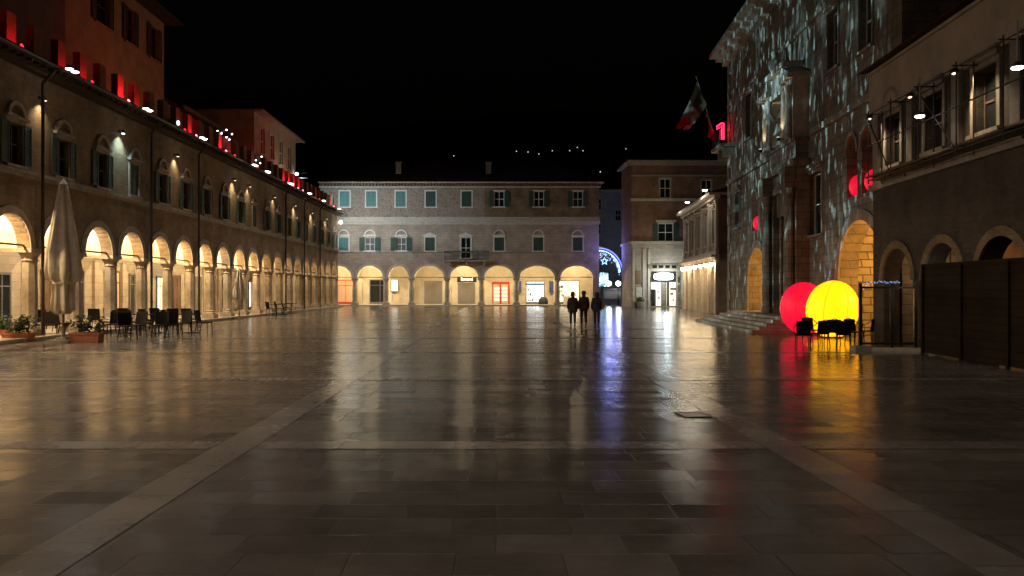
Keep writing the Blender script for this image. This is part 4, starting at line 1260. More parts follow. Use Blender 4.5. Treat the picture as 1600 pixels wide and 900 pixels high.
t_ = MB().wall(0.0, 7, 0, 4.4, [(0.55, 2.3, 0, 3.3, 0.4, 2.4)])
e2.add([(DL - v[1], v[0], v[2]) for v in t_.v], t_.f)
part('end_ground_wall', e2, M['stone'], lo_)
part('inner_core', MB().box(0.1, DL - 0.3, 0.3, 7, 4.36, 8.6).box(0, DL, 4.4, 7, 0, 4.3), M['core'], lo_)
part('back_wall', MB().quad((0, 4.3, 0), (DL, 4.3, 0), (DL, 4.3, 4.3), (0, 4.3, 4.3)).quad((0, 0.5, 4.25), (DL, 0.5, 4.25), (DL, 4.3, 4.25), (0, 4.3, 4.25)), M['plaster_cream'], lo_)
for i in range(nb):
    window(lo_, (i + 0.5) * bw_, 5.3, 1.24, 2.6, 0, 'none', 'flat', 'shutter_brown', 'trim')
pi_ = MB()
for i in range(nb + 1):
    u = min(max(i * bw_, 0.3), DL - 0.3)
    pi_.box(u - 0.26, u + 0.26, -0.16, 0.02, 4.9, 8.3).box(u - 0.34, u + 0.34, -0.22, 0.02, 8.303, 8.55).box(u - 0.34, u + 0.34, -0.22, 0.02, 4.72, 4.897)
    pi_.box(u - 0.26, u + 0.26, -0.2, 0.02, 0, 3.9)
parts('pilaster', pi_, M['trim'], lo_)
part('cornice', MB().box(-0.3, DL + 0.3, -0.35, 0.1, 8.553, 8.8).box(-0.4, DL + 0.5, -0.75, 7, 8.803, 9.0).box(-0.2, DL + 0.2, -0.3, 0.05, 4.0, 4.2).box(-0.2, DL + 0.35, -0.55, 0.05, 4.203, 4.4).box(-0.1, DL + 0.1, -0.22, 0.02, 4.403, 4.715), M['trim'], lo_)
part('roof', MB().quad((-0.4, -0.75, 9.01), (DL + 0.5, -0.75, 9.01), (DL + 0.5, 4, 10.3), (-0.4, 4, 10.3)), M['roof'], lo_)
part('shop_front', MB().box(0.6, DL - 0.6, 4.2, 4.28, 0.3, 2.6), M['shop_cream'], lo_)
rot_l = math.atan2(dvec.y, dvec.x)
dn = dvec.normalized()
inn = Vector((-dn.y, dn.x, 0))
lf = MB().cyl((0, 0.35, 0.1), (0, -0.05, 0.12), 0.02, n=5).lathe([(0.06, 0.2), (0.15, 0.12), (0.14, 0.1)], 8)
lg_ = MB().lathe([(0.07, -0.2), (0.14, -0.05), (0.13, 0.095)], 8)
lf_me, lg_me = lf.mesh('bracket', M['iron']), lg_.mesh('lantern_glass', M['lamp_loggia'])
for i in range(7):
    u = 1.2 + i * (DL - 1.6) / 6
    p = D0 + dn * u - inn * 0.42
    t = thing('wall_lantern', 'bright warm lantern on the front of the loggia, %s from its far end' % ORD[i], 'lantern', (p.x, p.y, 3.75), rot_l, 'lanterns on the loggia front')
    link('bracket', lf_me, t)
    link('lantern_glass', lg_me, t)
    q_ = D0 + dn * u - inn * 0.6
    point('lantern_glow', (q_.x, q_.y, 3.45), 110, (1.0, 0.74, 0.42), 0.1)
for i in range(4):
    p = D0 + dn * (3 + i * 3.6) + inn * 2.6
    t = thing('hanging_lantern', 'warm lantern hanging inside the loggia, %s from its far end' % ORD[i], 'lantern', (p.x, p.y, 2.95), rot_l, 'lanterns inside the loggia')
    link('lantern_frame', lan_me, t, (0, 0, 0.35))
    link('lantern_glass', g_lo, t, (0, 0, 0.35))
    point('lantern_glow', (p.x, p.y, 3.0), 100, (1.0, 0.74, 0.42), 0.1)
for i, (x, y, Y) in enumerate(((1074, 316, 74), (1101.5, 297, 62))):
    p = px(x, y, Y)
    t = thing('roof_floodlight', 'small white floodlight on the roof edge of the loggia, the %s of two' % ('far one', 'near one')[i], 'floodlight', p, 0, 'floodlights on the loggia roof')
    part('bracket', MB().cyl((0, 0, 0), (0.35, 0.2, -0.7), 0.03, n=6), M['steel'], t)
    part('lamp_housing', MB().lathe([(0.05, 0.2), (0.2, 0.06), (0.24, 0)], 10), M['sheet_metal'], t)
    part('lens', MB().ball((0, 0, -0.02), 0.22, 0.22, 0.06, 10, 5), M['lamp_flood'], t)
    point('added_loggia_glow', p + Vector((-1.1, -0.6, -0.5)), 130, (1.0, 0.88, 0.72), 0.25)  # added light clear of the lamp, brightens loggia and corner house
    spot('floodlight_beam', p + Vector((-0.1, -0.1, -0.15)), (p.x - 3, p.y - 4, 0), 70, (1.0, 0.9, 0.75), 110, 0.9, 0.1)

# ------------------------------------------------------------------ palace on the right, lit by a projection
PA = 11.46
def pu(Y): return (52 - Y) * 1.00245
def face(Y, out=0.0): return Vector((PA + 0.07 * Y - out, Y, 0))
ROT = math.atan2(-1, -0.07)
pal = thing('town_palace', 'tall weathered stone palace with blue white projected streaks and amber lit arches', 'palace', face(52), ROT)
PL = pu(26.2)
ph = []
arches_p = [(pu(44.5), 2.1, 2.1, 4.15), (pu(29.75), 2.1, 2.3, 4.4)]
for c, r, sp, cr_ in arches_p:
    ph.append((c - r, c + r, 0, cr_, 0.7, sp))
lanc = []
for Yc in (30.55, 29.05):
    lanc.append((pu(Yc) - 0.52, pu(Yc) + 0.52, 5.35, 7.7, 0.55, 7.0))
lanc.append((pu(45.2) - 0.7, pu(45.2) + 0.7, 5.15, 7.4, 0.55, 6.7))
ph += lanc
recs = [(pu(34.8) - 0.85, pu(34.8) + 0.85, 4.2, 6.9, 0.3), (pu(49.4) - 0.6, pu(49.4) + 0.6, 5.6, 7.8, 0.3), (pu(32.6) - 0.6, pu(32.6) + 0.6, 10.8, 13.2, 0.3),  # first window also stands in for the portal's dark shadow on the wall
        (pu(29.2) - 0.6, pu(29.2) + 0.6, 10.6, 12.8, 0.3), (pu(46.5) - 0.7, pu(46.5) + 0.7, 10.6, 13.2, 0.3)]
ph += recs
pw = MB().wall(0, PL, 0, 17.0, ph)
pw.quad((PL, 0, 0), (PL, 14, 0), (PL, 14, 17), (PL, 0, 17)).quad((0, 0, 0), (0, 0, 17), (0, 14, 17), (0, 14, 0))
part('front_wall', pw, M['stone_dark'], pal)
part('inner_core', MB().box(0.1, PL - 0.1, 0.85, 13.9, 4.7, 16.9), M['core'], pal)
part('cornice', MB().box(-0.3, PL + 0.3, -0.35, 0.1, 16.4, 16.75).box(-0.6, PL + 0.6, -0.7, 0.1, 16.753, 17.05).box(-0.9, PL + 0.9, -1.05, 14, 17.053, 17.3), M['trim_dark'], pal)
part('roof', MB().quad((-0.9, -1.05, 17.31), (PL + 0.9, -1.05, 17.31), (PL + 0.9, 7, 19.6), (-0.9, 7, 19.6)), M['roof'], pal)
part('string_course', MB().box(0, pu(41), -0.14, 0.02, 8.6, 8.85).box(pu(35.2), PL, -0.14, 0.02, 8.6, 8.85).box(0, PL, -0.1, 0.02, 13.6, 13.8), M['trim_dark'], pal)
qn = MB()
for i in range(28):
    qn.box(-0.02, 0.55 if i % 2 else 0.8, -0.06, 0.02, i * 0.6 + 0.02, i * 0.6 + 0.57)
part('quoin', qn, M['trim_dark'], pal)
for (a, b, z0, z1, dd) in recs:
    window(pal, (a + b) / 2, z0, b - a, z1 - z0, 0, 'none', 'flat' if z0 < 10 else 'gable', 'shutter_brown', 'trim_dark', deep=0.28)
ab = MB()
for c, r, sp, cr_ in arches_p:
    ab.arch_ring(c, sp, r + 0.004, cr_ - sp + 0.004, 0.4, -0.08, 0.05, 18, foot=sp)
for l in lanc:
    ab.arch_ring((l[0] + l[1]) / 2, l[5], (l[1] - l[0]) / 2 + 0.004, l[3] - l[5] + 0.004, 0.16, -0.07, 0.04, 12)
parts('arch_moulding', ab, M['trim_dark'], pal)
# passages behind the two arches
for c, r, sp, cr_ in arches_p:
    pb = MB()
    y0, y1 = 0.702, 7.0
    rr = r + 0.02
    st = 14
    cur = [(c - rr, 0.0)] + [(c - rr * math.cos(math.pi * i / st), sp + (cr_ - sp + 0.02) * math.sin(math.pi * i / st)) for i in range(st + 1)] + [(c + rr, 0.0)]
    for i in range(len(cur) - 1):
        p, q = cur[i], cur[i + 1]
        pb.quad((p[0], y0, p[1]), (q[0], y0, q[1]), (q[0], y1, q[1]), (p[0], y1, p[1]))
    pb.quad((c - rr, y1, 0), (c + rr, y1, 0), (c + rr, y1, 5), (c - rr, y1, 5))
    part('passage_vault', pb, M['stone_passage'], pal)
bk = MB()
for l in lanc:
    bk.box(l[0], l[1], l[4] - 0.03, l[4] + 0.2, l[2], l[3])
parts('blind_niche', bk, M['plaster_beige'], pal)
# portal
P0, P1 = pu(40.3), pu(35.6)
po = MB()
po.box(P0, P0 + 1.0, -1.0, 0.02, 0.66, 6.4).box(P1 - 1.0, P1, -1.0, 0.02, 0.66, 6.4)
po.box(P0 + 1.0, P0 + 1.35, -0.5, 0.02, 0.66, 6.4).box(P1 - 1.35, P1 - 1.0, -0.5, 0.02, 0.66, 6.4)
po.box(P0 - 0.05, P1 + 0.05, -1.06, 0.02, 6.403, 6.75).box(P0, P1, -0.98, 0.02, 6.753, 7.3).box(P0 - 0.25, P1 + 0.25, -1.35, 0.02, 7.303, 7.65)
po.box(P0 + 0.1, P1 - 0.1, -1.0, 0.02, 7.653, 8.5).box(P0 - 0.05, P1 + 0.05, -1.15, 0.02, 8.503, 8.62)
portal = part('portal', po.scale_y(0.58), M['stone_dark'], pal)
cc = (P0 + P1) / 2
part('portal_door', MB().box(P0 + 1.35, P1 - 1.35, -0.06, 0.0, 0.66, 5.3).box(P0 + 1.36, P1 - 1.36, -0.5, -0.1, 5.303, 6.4), M['wood_door'], portal)
pc = MB()
for u in (P0 + 0.5, P1 - 0.5):
    pc.lathe([(0.46, 0.66), (0.46, 0.9), (0.36, 1.0), (0.37, 3.0), (0.31, 5.6), (0.33, 5.8), (0.46, 6.2), (0.5, 6.4)], 12, (u, -1.32, 0))
    pc.box(u - 0.5, u + 0.5, -1.85, -1.06, 6.403, 7.3)
parts('portal_column', pc.scale_y(0.58), M['stone_dark'], portal)
ae = MB()
A0, A1 = P0 + 0.15, P1 - 0.15
ae.box(A0, A0 + 0.55, -0.95, 0.02, 8.623, 11.0).box(A1 - 0.55, A1, -0.95, 0.02, 8.623, 11.0)
ae.box(A0 - 0.1, A1 + 0.1, -1.05, 0.02, 11.003, 11.25).box(A0 - 0.3, A0 + 1.1, -1.4, 0.02, 11.253, 11.5).box(A1 - 1.1, A1 + 0.3, -1.4, 0.02, 11.253, 11.5)
ae.box(A0 + 0.8, A1 - 0.8, -1.0, 0.02, 11.253, 12.0).box(A0 + 0.6, A1 - 0.6, -1.35, 0.02, 12.003, 12.25)
ae.poly_prism([(A0 - 0.3, 11.503), (A0 + 1.1, 11.503), (A0 + 0.95, 12.0)], -1.3, 0.0)
ae.poly_prism([(A1 + 0.3, 11.503), (A1 - 1.1, 11.503), (A1 - 0.95, 12.0)], -1.3, 0.0)
aed = part('aedicule', ae.scale_y(0.72), M['trim'], portal)
sc_ = MB()
for u in (A0 + 0.28, A0 + 0.95, A1 - 0.95, A1 - 0.28):
    sc_.lathe([(0.22, 8.623), (0.22, 8.8), (0.165, 8.87), (0.17, 9.6), (0.145, 10.65), (0.2, 10.9), (0.24, 11.0)], 10, (u, -1.15, 0))
parts('small_column', sc_.scale_y(0.72), M['trim'], portal)
# carved figures
def bust(mb, c, s):
    mb.lathe([(0.34 * s, 0), (0.40 * s, 0.15 * s), (0.30 * s, 0.22 * s), (0.45 * s, 0.5 * s), (0.40 * s, 0.72 * s), (0.14 * s, 0.85 * s), (0.12 * s, 0.92 * s)], 12, c, sy=0.7)
    mb.ball((c[0], c[1] - 0.02 * s, c[2] + 1.08 * s), 0.16 * s, 0.19 * s, 0.22 * s, 10, 7)
cw = face(52)
mt = Matrix.Translation(cw) @ Matrix.Rotation(ROT, 4, 'Z')
p = mt @ Vector((cc - 1.1, -0.55, 12.26))
mb = MB()
bust(mb, (0, 0, 0), 1.0)
tag(link('carved_bust', mb.mesh('carved_bust', M['trim_dark'], True), None, p, (0, 0, ROT)), 'stone bust standing on top of the carved portal canopy', 'statue')
mb = MB()
mb.lathe([(0.75, 0), (0.78, 0.4), (0.62, 0.75), (0.55, 1.0), (0.50, 1.35), (0.42, 1.6), (0.16, 1.75), (0.13, 1.85)], 16, fold=0.06, folds=7, sy=0.8)
mb.ball((0, -0.03, 2.02), 0.18, 0.21, 0.25, 12, 8)
mb.ball((0, -0.06, 2.2), 0.15, 0.15, 0.22, 10, 6)
mb.tube([(0.42, -0.1, 1.45), (0.62, -0.3, 1.15), (0.45, -0.62, 1.05)], 0.13, 8).tube([(-0.42, -0.1, 1.45), (-0.6, -0.4, 1.35), (-0.55, -0.65, 1.65)], 0.13, 8)
p = mt @ Vector((cc, -0.35, 8.63))
tag(link('seated_statue', mb.mesh('seated_statue', M['trim_dark'], True), None, p, (0, 0, ROT)), 'robed stone figure seated between the small columns above the palace portal', 'statue')
# uplights in the aedicule
for i, u in enumerate((A0 + 0.55, A1 - 0.75)):
    p = mt @ Vector((u, -1.12, 8.70))
    t = thing('uplight', 'small warm uplight at the foot of the %s pair of columns above the portal' % ('left', 'right')[i], 'uplight', p, ROT, 'uplights above the portal')
    part('housing', MB().lathe([(0.09, -0.08), (0.11, 0.06)], 8), M['iron'], t)
    part('lens', MB().ball((0, 0, 0.06), 0.09, 0.09, 0.03, 8, 4), M['lamp_wall'], t)
    spot('uplight_beam', p + Vector((0, 0, 0.14)), mt @ Vector((u + (0.05 if i == 0 else 0.3), -0.82, 11)), 75, (1.0, 0.82, 0.52), 70, 0.7, 0.05)
# steps
stp = MB()
for i in range(5):
    stp.box(pu(45.8) + i * 0.36, pu(32.8) - i * 0.36, -3.2 + i * 0.38, -0.003 if i < 4 else 0.0, i * 0.13 + (0.0 if i == 0 else 0.0), i * 0.13 + 0.13)
part('front_steps', stp, M['trim_dark'], pal)
# amber lamps in the passages
for i, (c, r, sp, cr_) in enumerate(arches_p):
    p = mt @ Vector((c + 1.45, 2.2, 3.0))
    t = thing('passage_lamp', 'amber lamp hanging in the %s arched passage of the palace' % ('far, narrow looking', 'near, tall')[i], 'lamp', p, ROT, 'lamps in the palace passages')
    link('lantern_frame', lan_me, t)
    part('lantern_glass', lan_g, M['lamp_amber'], t)
    point('passage_lamp_glow', p - Vector((0, 0, 0.22)), 760, (1.0, 0.50, 0.11), 0.06)
# red glowing balls on window sills
for i, (Yc, z) in enumerate(((30.55, 5.35), (29.05, 5.35), (45.2, 5.15))):
    p = mt @ Vector((pu(Yc), 0.22, z))
    mb = MB().ball((0, 0, 0.42), 0.46, 0.30, 0.42, 16, 11)
    t = thing('red_window_ball', ['small red glowing ball in the twin window, the one toward the portal',
                           'small red glowing ball in the twin window, the one toward the scaffolding',
                           'small red glowing ball in the lone arched window beside the portal'][i], 'glowing ball', p, ROT, 'red balls in the palace windows')
    part('fabric_shell', mb, M['ball_red'], t, smooth=True)
    part('collar', MB().lathe([(0.06, 0.82), (0.05, 0.88)], 8), M['iron'], t)
# corner balcony with flags
by = pu(52) + 0.1
bl = part('balcony', MB().box(by - 0.6, by + 2.2, -1.0, 0.0, 10.75, 10.95).box(by, by + 0.3, -0.7, 0, 10.2, 10.747).box(by + 1.4, by + 1.7, -0.7, 0, 10.2, 10.747), M['trim_dark'], pal)
ra = MB().box(by - 0.58, by + 2.18, -0.98, -0.92, 11.85, 11.92)
for i in range(14):
    ra.cyl((by - 0.55 + i * 0.21, -0.95, 10.95), (by - 0.55 + i * 0.21, -0.95, 11.85), 0.02, n=4)
part('balcony_railing', ra, M['iron'], bl)

def flag_mat():
    m, nt, b = _new('striped flag cloth')
    tc = N(nt, 'ShaderNodeTexCoord')
    sp = N(nt, 'ShaderNodeSeparateXYZ')
    nt.links.new(tc.outputs['UV'], sp.inputs[0])
    cr = N(nt, 'ShaderNodeValToRGB')
    cr.color_ramp.interpolation = 'CONSTANT'
    e = cr.color_ramp.elements
    e[0].position, e[0].color = 0, (0.045, 0.045, 0.012, 1)
    e[1].position, e[1].color = 0.345, (0.17, 0.13, 0.10, 1)
    x = e.new(0.67)
    x.color = (0.36, 0.012, 0.012, 1)
    nt.links.new(sp.outputs[0], cr.inputs['Fac'])
    nt.links.new(cr.outputs['Color'], b.inputs['Base Color'])
    b.inputs['Roughness'].default_value = 0.9
    return m
M['flag'] = flag_mat()
M['flag_red'] = plain('red flag cloth', (0.4, 0.02, 0.02), 0.9, 0, 0.2, 5)
def cloth(corners, mat, parent, n=14, m=8, amp=0.12):
    a, b, c, d = [Vector(v) for v in corners]           # hoist top, fly top, fly bottom, hoist bottom
    vs, uv = [], []
    for j in range(m + 1):
        for i in range(n + 1):
            s, t = i / n, j / m
            p = a.lerp(b, s).lerp(d.lerp(c, s), t)
            p = p + Vector((0.03 * math.sin(9 * t + 4 * s), amp * math.sin(7 * t + 5 * s) * s ** 0.6, 0.05 * math.sin(11 * t + 3 * s) * s - 0.14 * math.sin(math.pi * s)))
            vs.append(p)
            uv.append((s, t))
    fs = [(j * (n + 1) + i, j * (n + 1) + i + 1, (j + 1) * (n + 1) + i + 1, (j + 1) * (n + 1) + i) for j in range(m) for i in range(n)]
    me = bpy.data.meshes.new('flag')
    me.from_pydata(vs, [], fs)
    ul = me.uv_layers.new(name='UVMap')
    for l in me.loops:
        ul.data[l.index].uv = uv[l.vertex_index]
    for p_ in me.polygons:
        p_.use_smooth = True
    me.materials.append(mat)
    return link('flag', me, parent)
pb_, pt_ = px(1118, 218, 52.6), px(1088, 120, 52.0)
t = thing('flagpole', 'long flagpole slanting off the palace corner with a green, white and red flag', 'flagpole', pb_)
part('pole', MB().cyl((0, 0, 0), pt_ - pb_, 0.045, 0.025, 8).ball(pt_ - pb_, 0.07, n=8, m=5), M['steel'], t)
q = lambda x, y, dY=0: px(x, y, 52.1 + dY) - pb_
cloth((q(1089, 128), q(1056, 200, 0.3), q(1076, 204, 0.5), q(1104, 164)), M['flag'], t)
pb2, pt2 = px(1121, 222, 52.2), px(1104, 180, 51.6)
t = thing('flagpole', 'short flagpole with a furled red cloth beside the glowing numeral', 'flagpole', pb2)
part('pole', MB().cyl((0, 0, 0), pt2 - pb2, 0.04, 0.025, 8).ball(pt2 - pb2, 0.06, n=8, m=5), M['steel'], t)
q2 = lambda x, y, dY=0: px(x, y, 51.9 + dY) - pb2
cloth((q2(1106, 184), q2(1106, 214, 0.1), q2(1115, 221, 0.1), q2(1116, 208)), M['flag_red'], t, 8, 6, 0.08)
# red glow at the palace corner, built as a figure 1 of leds
o1 = px(1127, 218, 51.6)
t = thing('led_numeral', 'red glow built as a numeral 1 of lights on the corner balcony of the palace', 'light sign', o1)
out1 = [(-0.10, 0.0), (-0.10, 0.78), (-0.30, 0.66), (-0.30, 0.84), (0.0, 1.05), (0.14, 1.05), (0.14, 0.0)]
part('led_rope', MB().tube([(x, -0.03, z) for x, z in out1], 0.04, 6, closed=True).tube([(0.02, -0.03, 0.06), (0.02, -0.03, 0.9)], 0.03, 6), M['led_red'], t)
part('backing_frame', MB().poly_prism(out1, 0.02, 0.04), emit('red translucent sheet', (1, 0.01, 0.04), 0.35), t)
point('led_numeral_glow', o1 + Vector((0.1, 0.25, 0.6)), 12, (1, 0.02, 0.05), 0.2)

# ------------------------------------------------------------------ scaffolded building on the right
GA = 10.8
def gface(Y, out=0.0): return Vector((GA + 0.07 * Y - out, Y, 0))
def gu(Y): return (26.9 - Y) * 1.00245
G0 = gface(26.9)
scb = thing('scaffolded_building', 'dark building with a pale upper band and low arches behind scaffolding', 'building', G0, ROT)
GL = gu(9)
ga = [25.0, 22.1, 19.2, 16.3, 13.4]
gh = [(gu(Y) - 1.05, gu(Y) + 1.05, 0, 3.1, 0.5, 2.1) for Y in ga]
gwins = [(25.3, 5.75), (22.6, 5.75), (19.9, 5.75), (17.2, 5.75), (14.5, 5.75)]
gh += [(gu(Y) - 0.55, gu(Y) + 0.55, z, z + 1.6, 0.3) for Y, z in gwins]
gw_ = MB().wall(0, GL, 0, 7.6, gh).quad((0, 0, 0), (0, 0, 7.6), (0, 9, 7.6), (0, 9, 0))
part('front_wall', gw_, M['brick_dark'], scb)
part('upper_band', MB().box(-0.05, GL, -0.12, 0.3, 7.6, 8.95).box(-0.1, GL, -0.2, 0.3, 8.953, 9.05), M['plaster_beige'], scb)
part('inner_core', MB().box(0.1, GL, 0.55, 9, 3.4, 8.9), M['core'], scb)
part('arcade_back_wall', MB().quad((0, 3.2, 0), (GL, 3.2, 0), (GL, 3.2, 3.5), (0, 3.2, 3.5)).quad((0, 0.5, 3.38), (GL, 0.5, 3.38), (GL, 3.2, 3.38), (0, 3.2, 3.38)), M['plaster_ochre'], scb)
ar = MB()
for Y in ga:
    ar.arch_ring(gu(Y), 2.1, 1.054, 1.004, 0.24, -0.07, 0.05, 14)
parts('arch_moulding', ar, M['brick_brown'], scb)
part('string_course', MB().box(-0.05, GL, -0.15, 0.02, 5.1, 5.3), M['trim_dark'], scb)
part('roof', MB().quad((-0.2, -0.5, 9.06), (GL, -0.5, 9.06), (GL, 5, 10.2), (-0.2, 5, 10.2)), M['roof'], scb)
for Y, z in gwins:
    window(scb, gu(Y), z, 1.1, 1.6, 0, 'none_dark', 'arch' if Y > 25 else 'flat', 'shutter_brown', 'trim_dark', deep=0.28)
pl = MB()
for Y in (26.5, 24.0, 21.25, 18.5, 15.8):
    pl.box(gu(Y) - 0.2, gu(Y) + 0.2, -0.1, 0.02, 5.303, 7.597)
parts('pilaster', pl, M['trim_dark'], scb)
# scaffolding
sca = thing('scaffolding', 'tube scaffolding with plank decks and a cross brace in front of the right hand building', 'scaffolding', G0, ROT)
tb = MB()
ups = [gu(Y) for Y in (25.7, 24.0, 22.2, 20.1, 18.0, 15.9, 13.8, 11.7)]
for u in ups:
    for y in (-0.2, -0.62):
        tb.cyl((u, y, 5.2), (u, y, 7.55), 0.02, n=6)
    for z in (5.43, 7.45):
        tb.cyl((u, -0.1, z), (u, -0.72, z), 0.02, n=6)
for z in (5.4, 6.4, 7.4):
    tb.cyl((ups[0] - 0.1, -0.65, z), (ups[-1] + 0.3, -0.65, z), 0.02, n=6)
tb.cyl((ups[2], -0.67, 7.4), (ups[3], -0.67, 5.4), 0.02, n=6).cyl((ups[0], -0.67, 7.4), (ups[1], -0.67, 5.4), 0.02, n=6)
part('tube_frame', tb, M['pipe'], sca)
part('wall_bracket', MB().box(ups[0] - 0.05, ups[-1] + 0.2, -0.62, -0.16, 5.31, 5.34), M['pipe'], sca)
dk = MB()
for j in range(2):
    dk.box(ups[0] - 0.05, ups[-1] + 0.2, -0.58 + j * 0.2, -0.40 + j * 0.2, 5.452, 5.49)
part('plank_deck', dk, M['plank'], sca)
mg = Matrix.Translation(G0) @ Matrix.Rotation(ROT, 4, 'Z')
for i, (x, y, Y) in enumerate(((1437, 181, 21.4), (1590, 105, 16.8))):
    p = px(x, y, Y)
    t = thing('work_lamp', 'white oval work lamp on the scaffolding, %s' % ('the one closer to the palace', 'the one above the hoarding')[i], 'lamp', p, ROT, 'work lamps on the scaffolding')
    part('bracket', MB().cyl((0, 0, 0.05), (0, 0.0, 1.0), 0.02, n=6), M['steel'], t)
    part('shade', MB().lathe([(0.04, 0.12), (0.11, 0.04), (0.135, 0.0)], 12), M['sheet_metal'], t)
    part('lens', MB().ball((0, 0, -0.015), 0.122, 0.122, 0.04, 12, 5), M['lamp_flood'], t)
    spot('work_lamp_beam', p + Vector((0, 0, -0.1)), p + Vector((-0.6, 0, -5)), 40, (1, 0.85, 0.65), 110, 0.9, 0.1)
for i, (Y, pw_) in enumerate(((25.3, 200), (22.4, 30), (19.9, 260))):  # lamps added to brighten the windows behind the tubes
    p = mg @ Vector((gu(Y) - 0.35, -0.6, 7.3))
    t = thing('added_window_lamp', 'added warm lamp lighting a window behind the scaffolding, %s from the palace' % ORD[i], 'lamp', p, ROT, 'added window lamps behind the scaffolding')
    part('housing', MB().box(-0.1, 0.1, -0.06, 0.06, 0.0, 0.1), M['iron'], t)
    part('lens', MB().ball((0, 0, -0.01), 0.08, 0.05, 0.03, 8, 4), M['lamp_wall'], t)
    spot('added_window_beam', p + Vector((0, 0, -0.06)), mg @ Vector((gu(Y) + 0.1, 0.25, 6.0)), pw_, (1.0, 0.78, 0.52), 100, 0.8, 0.06)
# dark hoarding
ho = thing('hoarding', 'dark brown boarded hoarding along the right hand building below its arches', 'hoarding', G0, ROT)
part('board_wall', MB().box(gu(22.5), gu(10), -0.38, -0.30, 0.05, 2.45), M['hoarding'], ho)
fp = MB()
for Y in (22.4, 20.3, 18.2, 16.1, 14.0, 11.9):
    fp.box(gu(Y) - 0.05, gu(Y) + 0.05, -0.44, -0.383, 0, 2.5)
fp.box(gu(22.5), gu(10), -0.42, -0.28, 2.453, 2.52)
parts('post', fp, M['hoarding'], ho)
# glass windbreak of the cafe terrace
dz = thing('glass_windbreak', 'dark framed glass windbreak on a low stone kerb round the cafe terrace at the right', 'windbreak', (10.7, 23.5, 0))
fx = [0.0, 0.92, 1.62]
fm = MB()
for x_ in fx:
    fm.box(x_ - 0.04, x_ + 0.04, -0.04, 0.04, 0.1 if x_ else 0.16, 2.0)
fm.box(0.04, 1.58, -0.03, 0.03, 1.84, 1.9).box(0.04, 1.58, -0.03, 0.03, 0.2, 0.26)
part('frame', fm, M['iron'], dz)
part('glass_pane', MB().box(0.05, 0.87, -0.006, 0.006, 0.27, 1.83).box(0.97, 1.57, -0.006, 0.006, 0.27, 1.83), M['glass'], dz)
part('foot_block', MB().box(-0.22, 0.25, -0.18, 0.2, 0.0, 0.16), M['concrete'], dz)
part('kerb', MB().box(0.26, 1.72, -0.16, 0.1, 0.0, 0.1), M['trim'], dz)
pp = px(1456, 444, 22.75)
t = thing('pillar_lamp', 'pale post with two stacked white lights between windbreak and hoarding', 'lamp', (pp.x, pp.y, 0))
part('post', MB().box(-0.05, 0.07, -0.05, 0.06, 0.0, pp.z - 0.24), M['trim'], t)
M['pillar'] = emit('pillar lamp glass', (1.0, 0.9, 0.7), 9)
part('lens', MB().ball((0, -0.05, pp.z), 0.14, 0.1, 0.08, 10, 5), M['pillar'], t)
part('lens', MB().ball((0, -0.05, pp.z - 0.16), 0.08, 0.07, 0.07, 8, 5), M['pillar'], t)
spot('pillar_lamp_beam', (pp.x - 0.1, pp.y - 0.15, pp.z - 0.05), (pp.x - 0.5, pp.y + 0.4, 0), 26, (1, 0.8, 0.55), 150, 0.9, 0.08)
lp = MB()
refl = thing('led_reflection', 'tiny blue and white light reflections in the glass windbreak, built as glowing beads', 'christmas lights', (11.0, 24.3, 2.05))  # reflections of lights in the glass, built as glowing beads on a wire
for i in range(36):
    lp.ball((i * 0.035 + 0.05, rnd.uniform(-0.05, 0.05), rnd.uniform(-0.05, 0.02) - (rnd.uniform(0, 0.28) if i < 9 else 0)), 0.014, n=5, m=3)
part('reflection_beads', lp, M['led_reflection'], refl)
part('wire', MB().tube([(0, 0, 0), (0.65, 0, -0.03), (1.35, 0, 0)], 0.006, 4), M['iron'], refl)
p = mg @ Vector((gu(25.0), 1.6, 2.5))
t = thing('terrace_lamp', 'warm lamp on the ceiling of the low arcade behind the cafe terrace', 'lamp', p, ROT)
part('bracket', MB().cyl((0, 0, 0.1), (0, 0, 0.85), 0.015, n=5), M['iron'], t)
part('lens', MB().ball((0, 0, 0.0), 0.09, n=8, m=5), emit('terrace lamp glass', (1, 0.6, 0.28), 10), t)
point('terrace_lamp_glow', p - Vector((0, 0, 0.2)), 30, (1, 0.6, 0.28), 0.06)
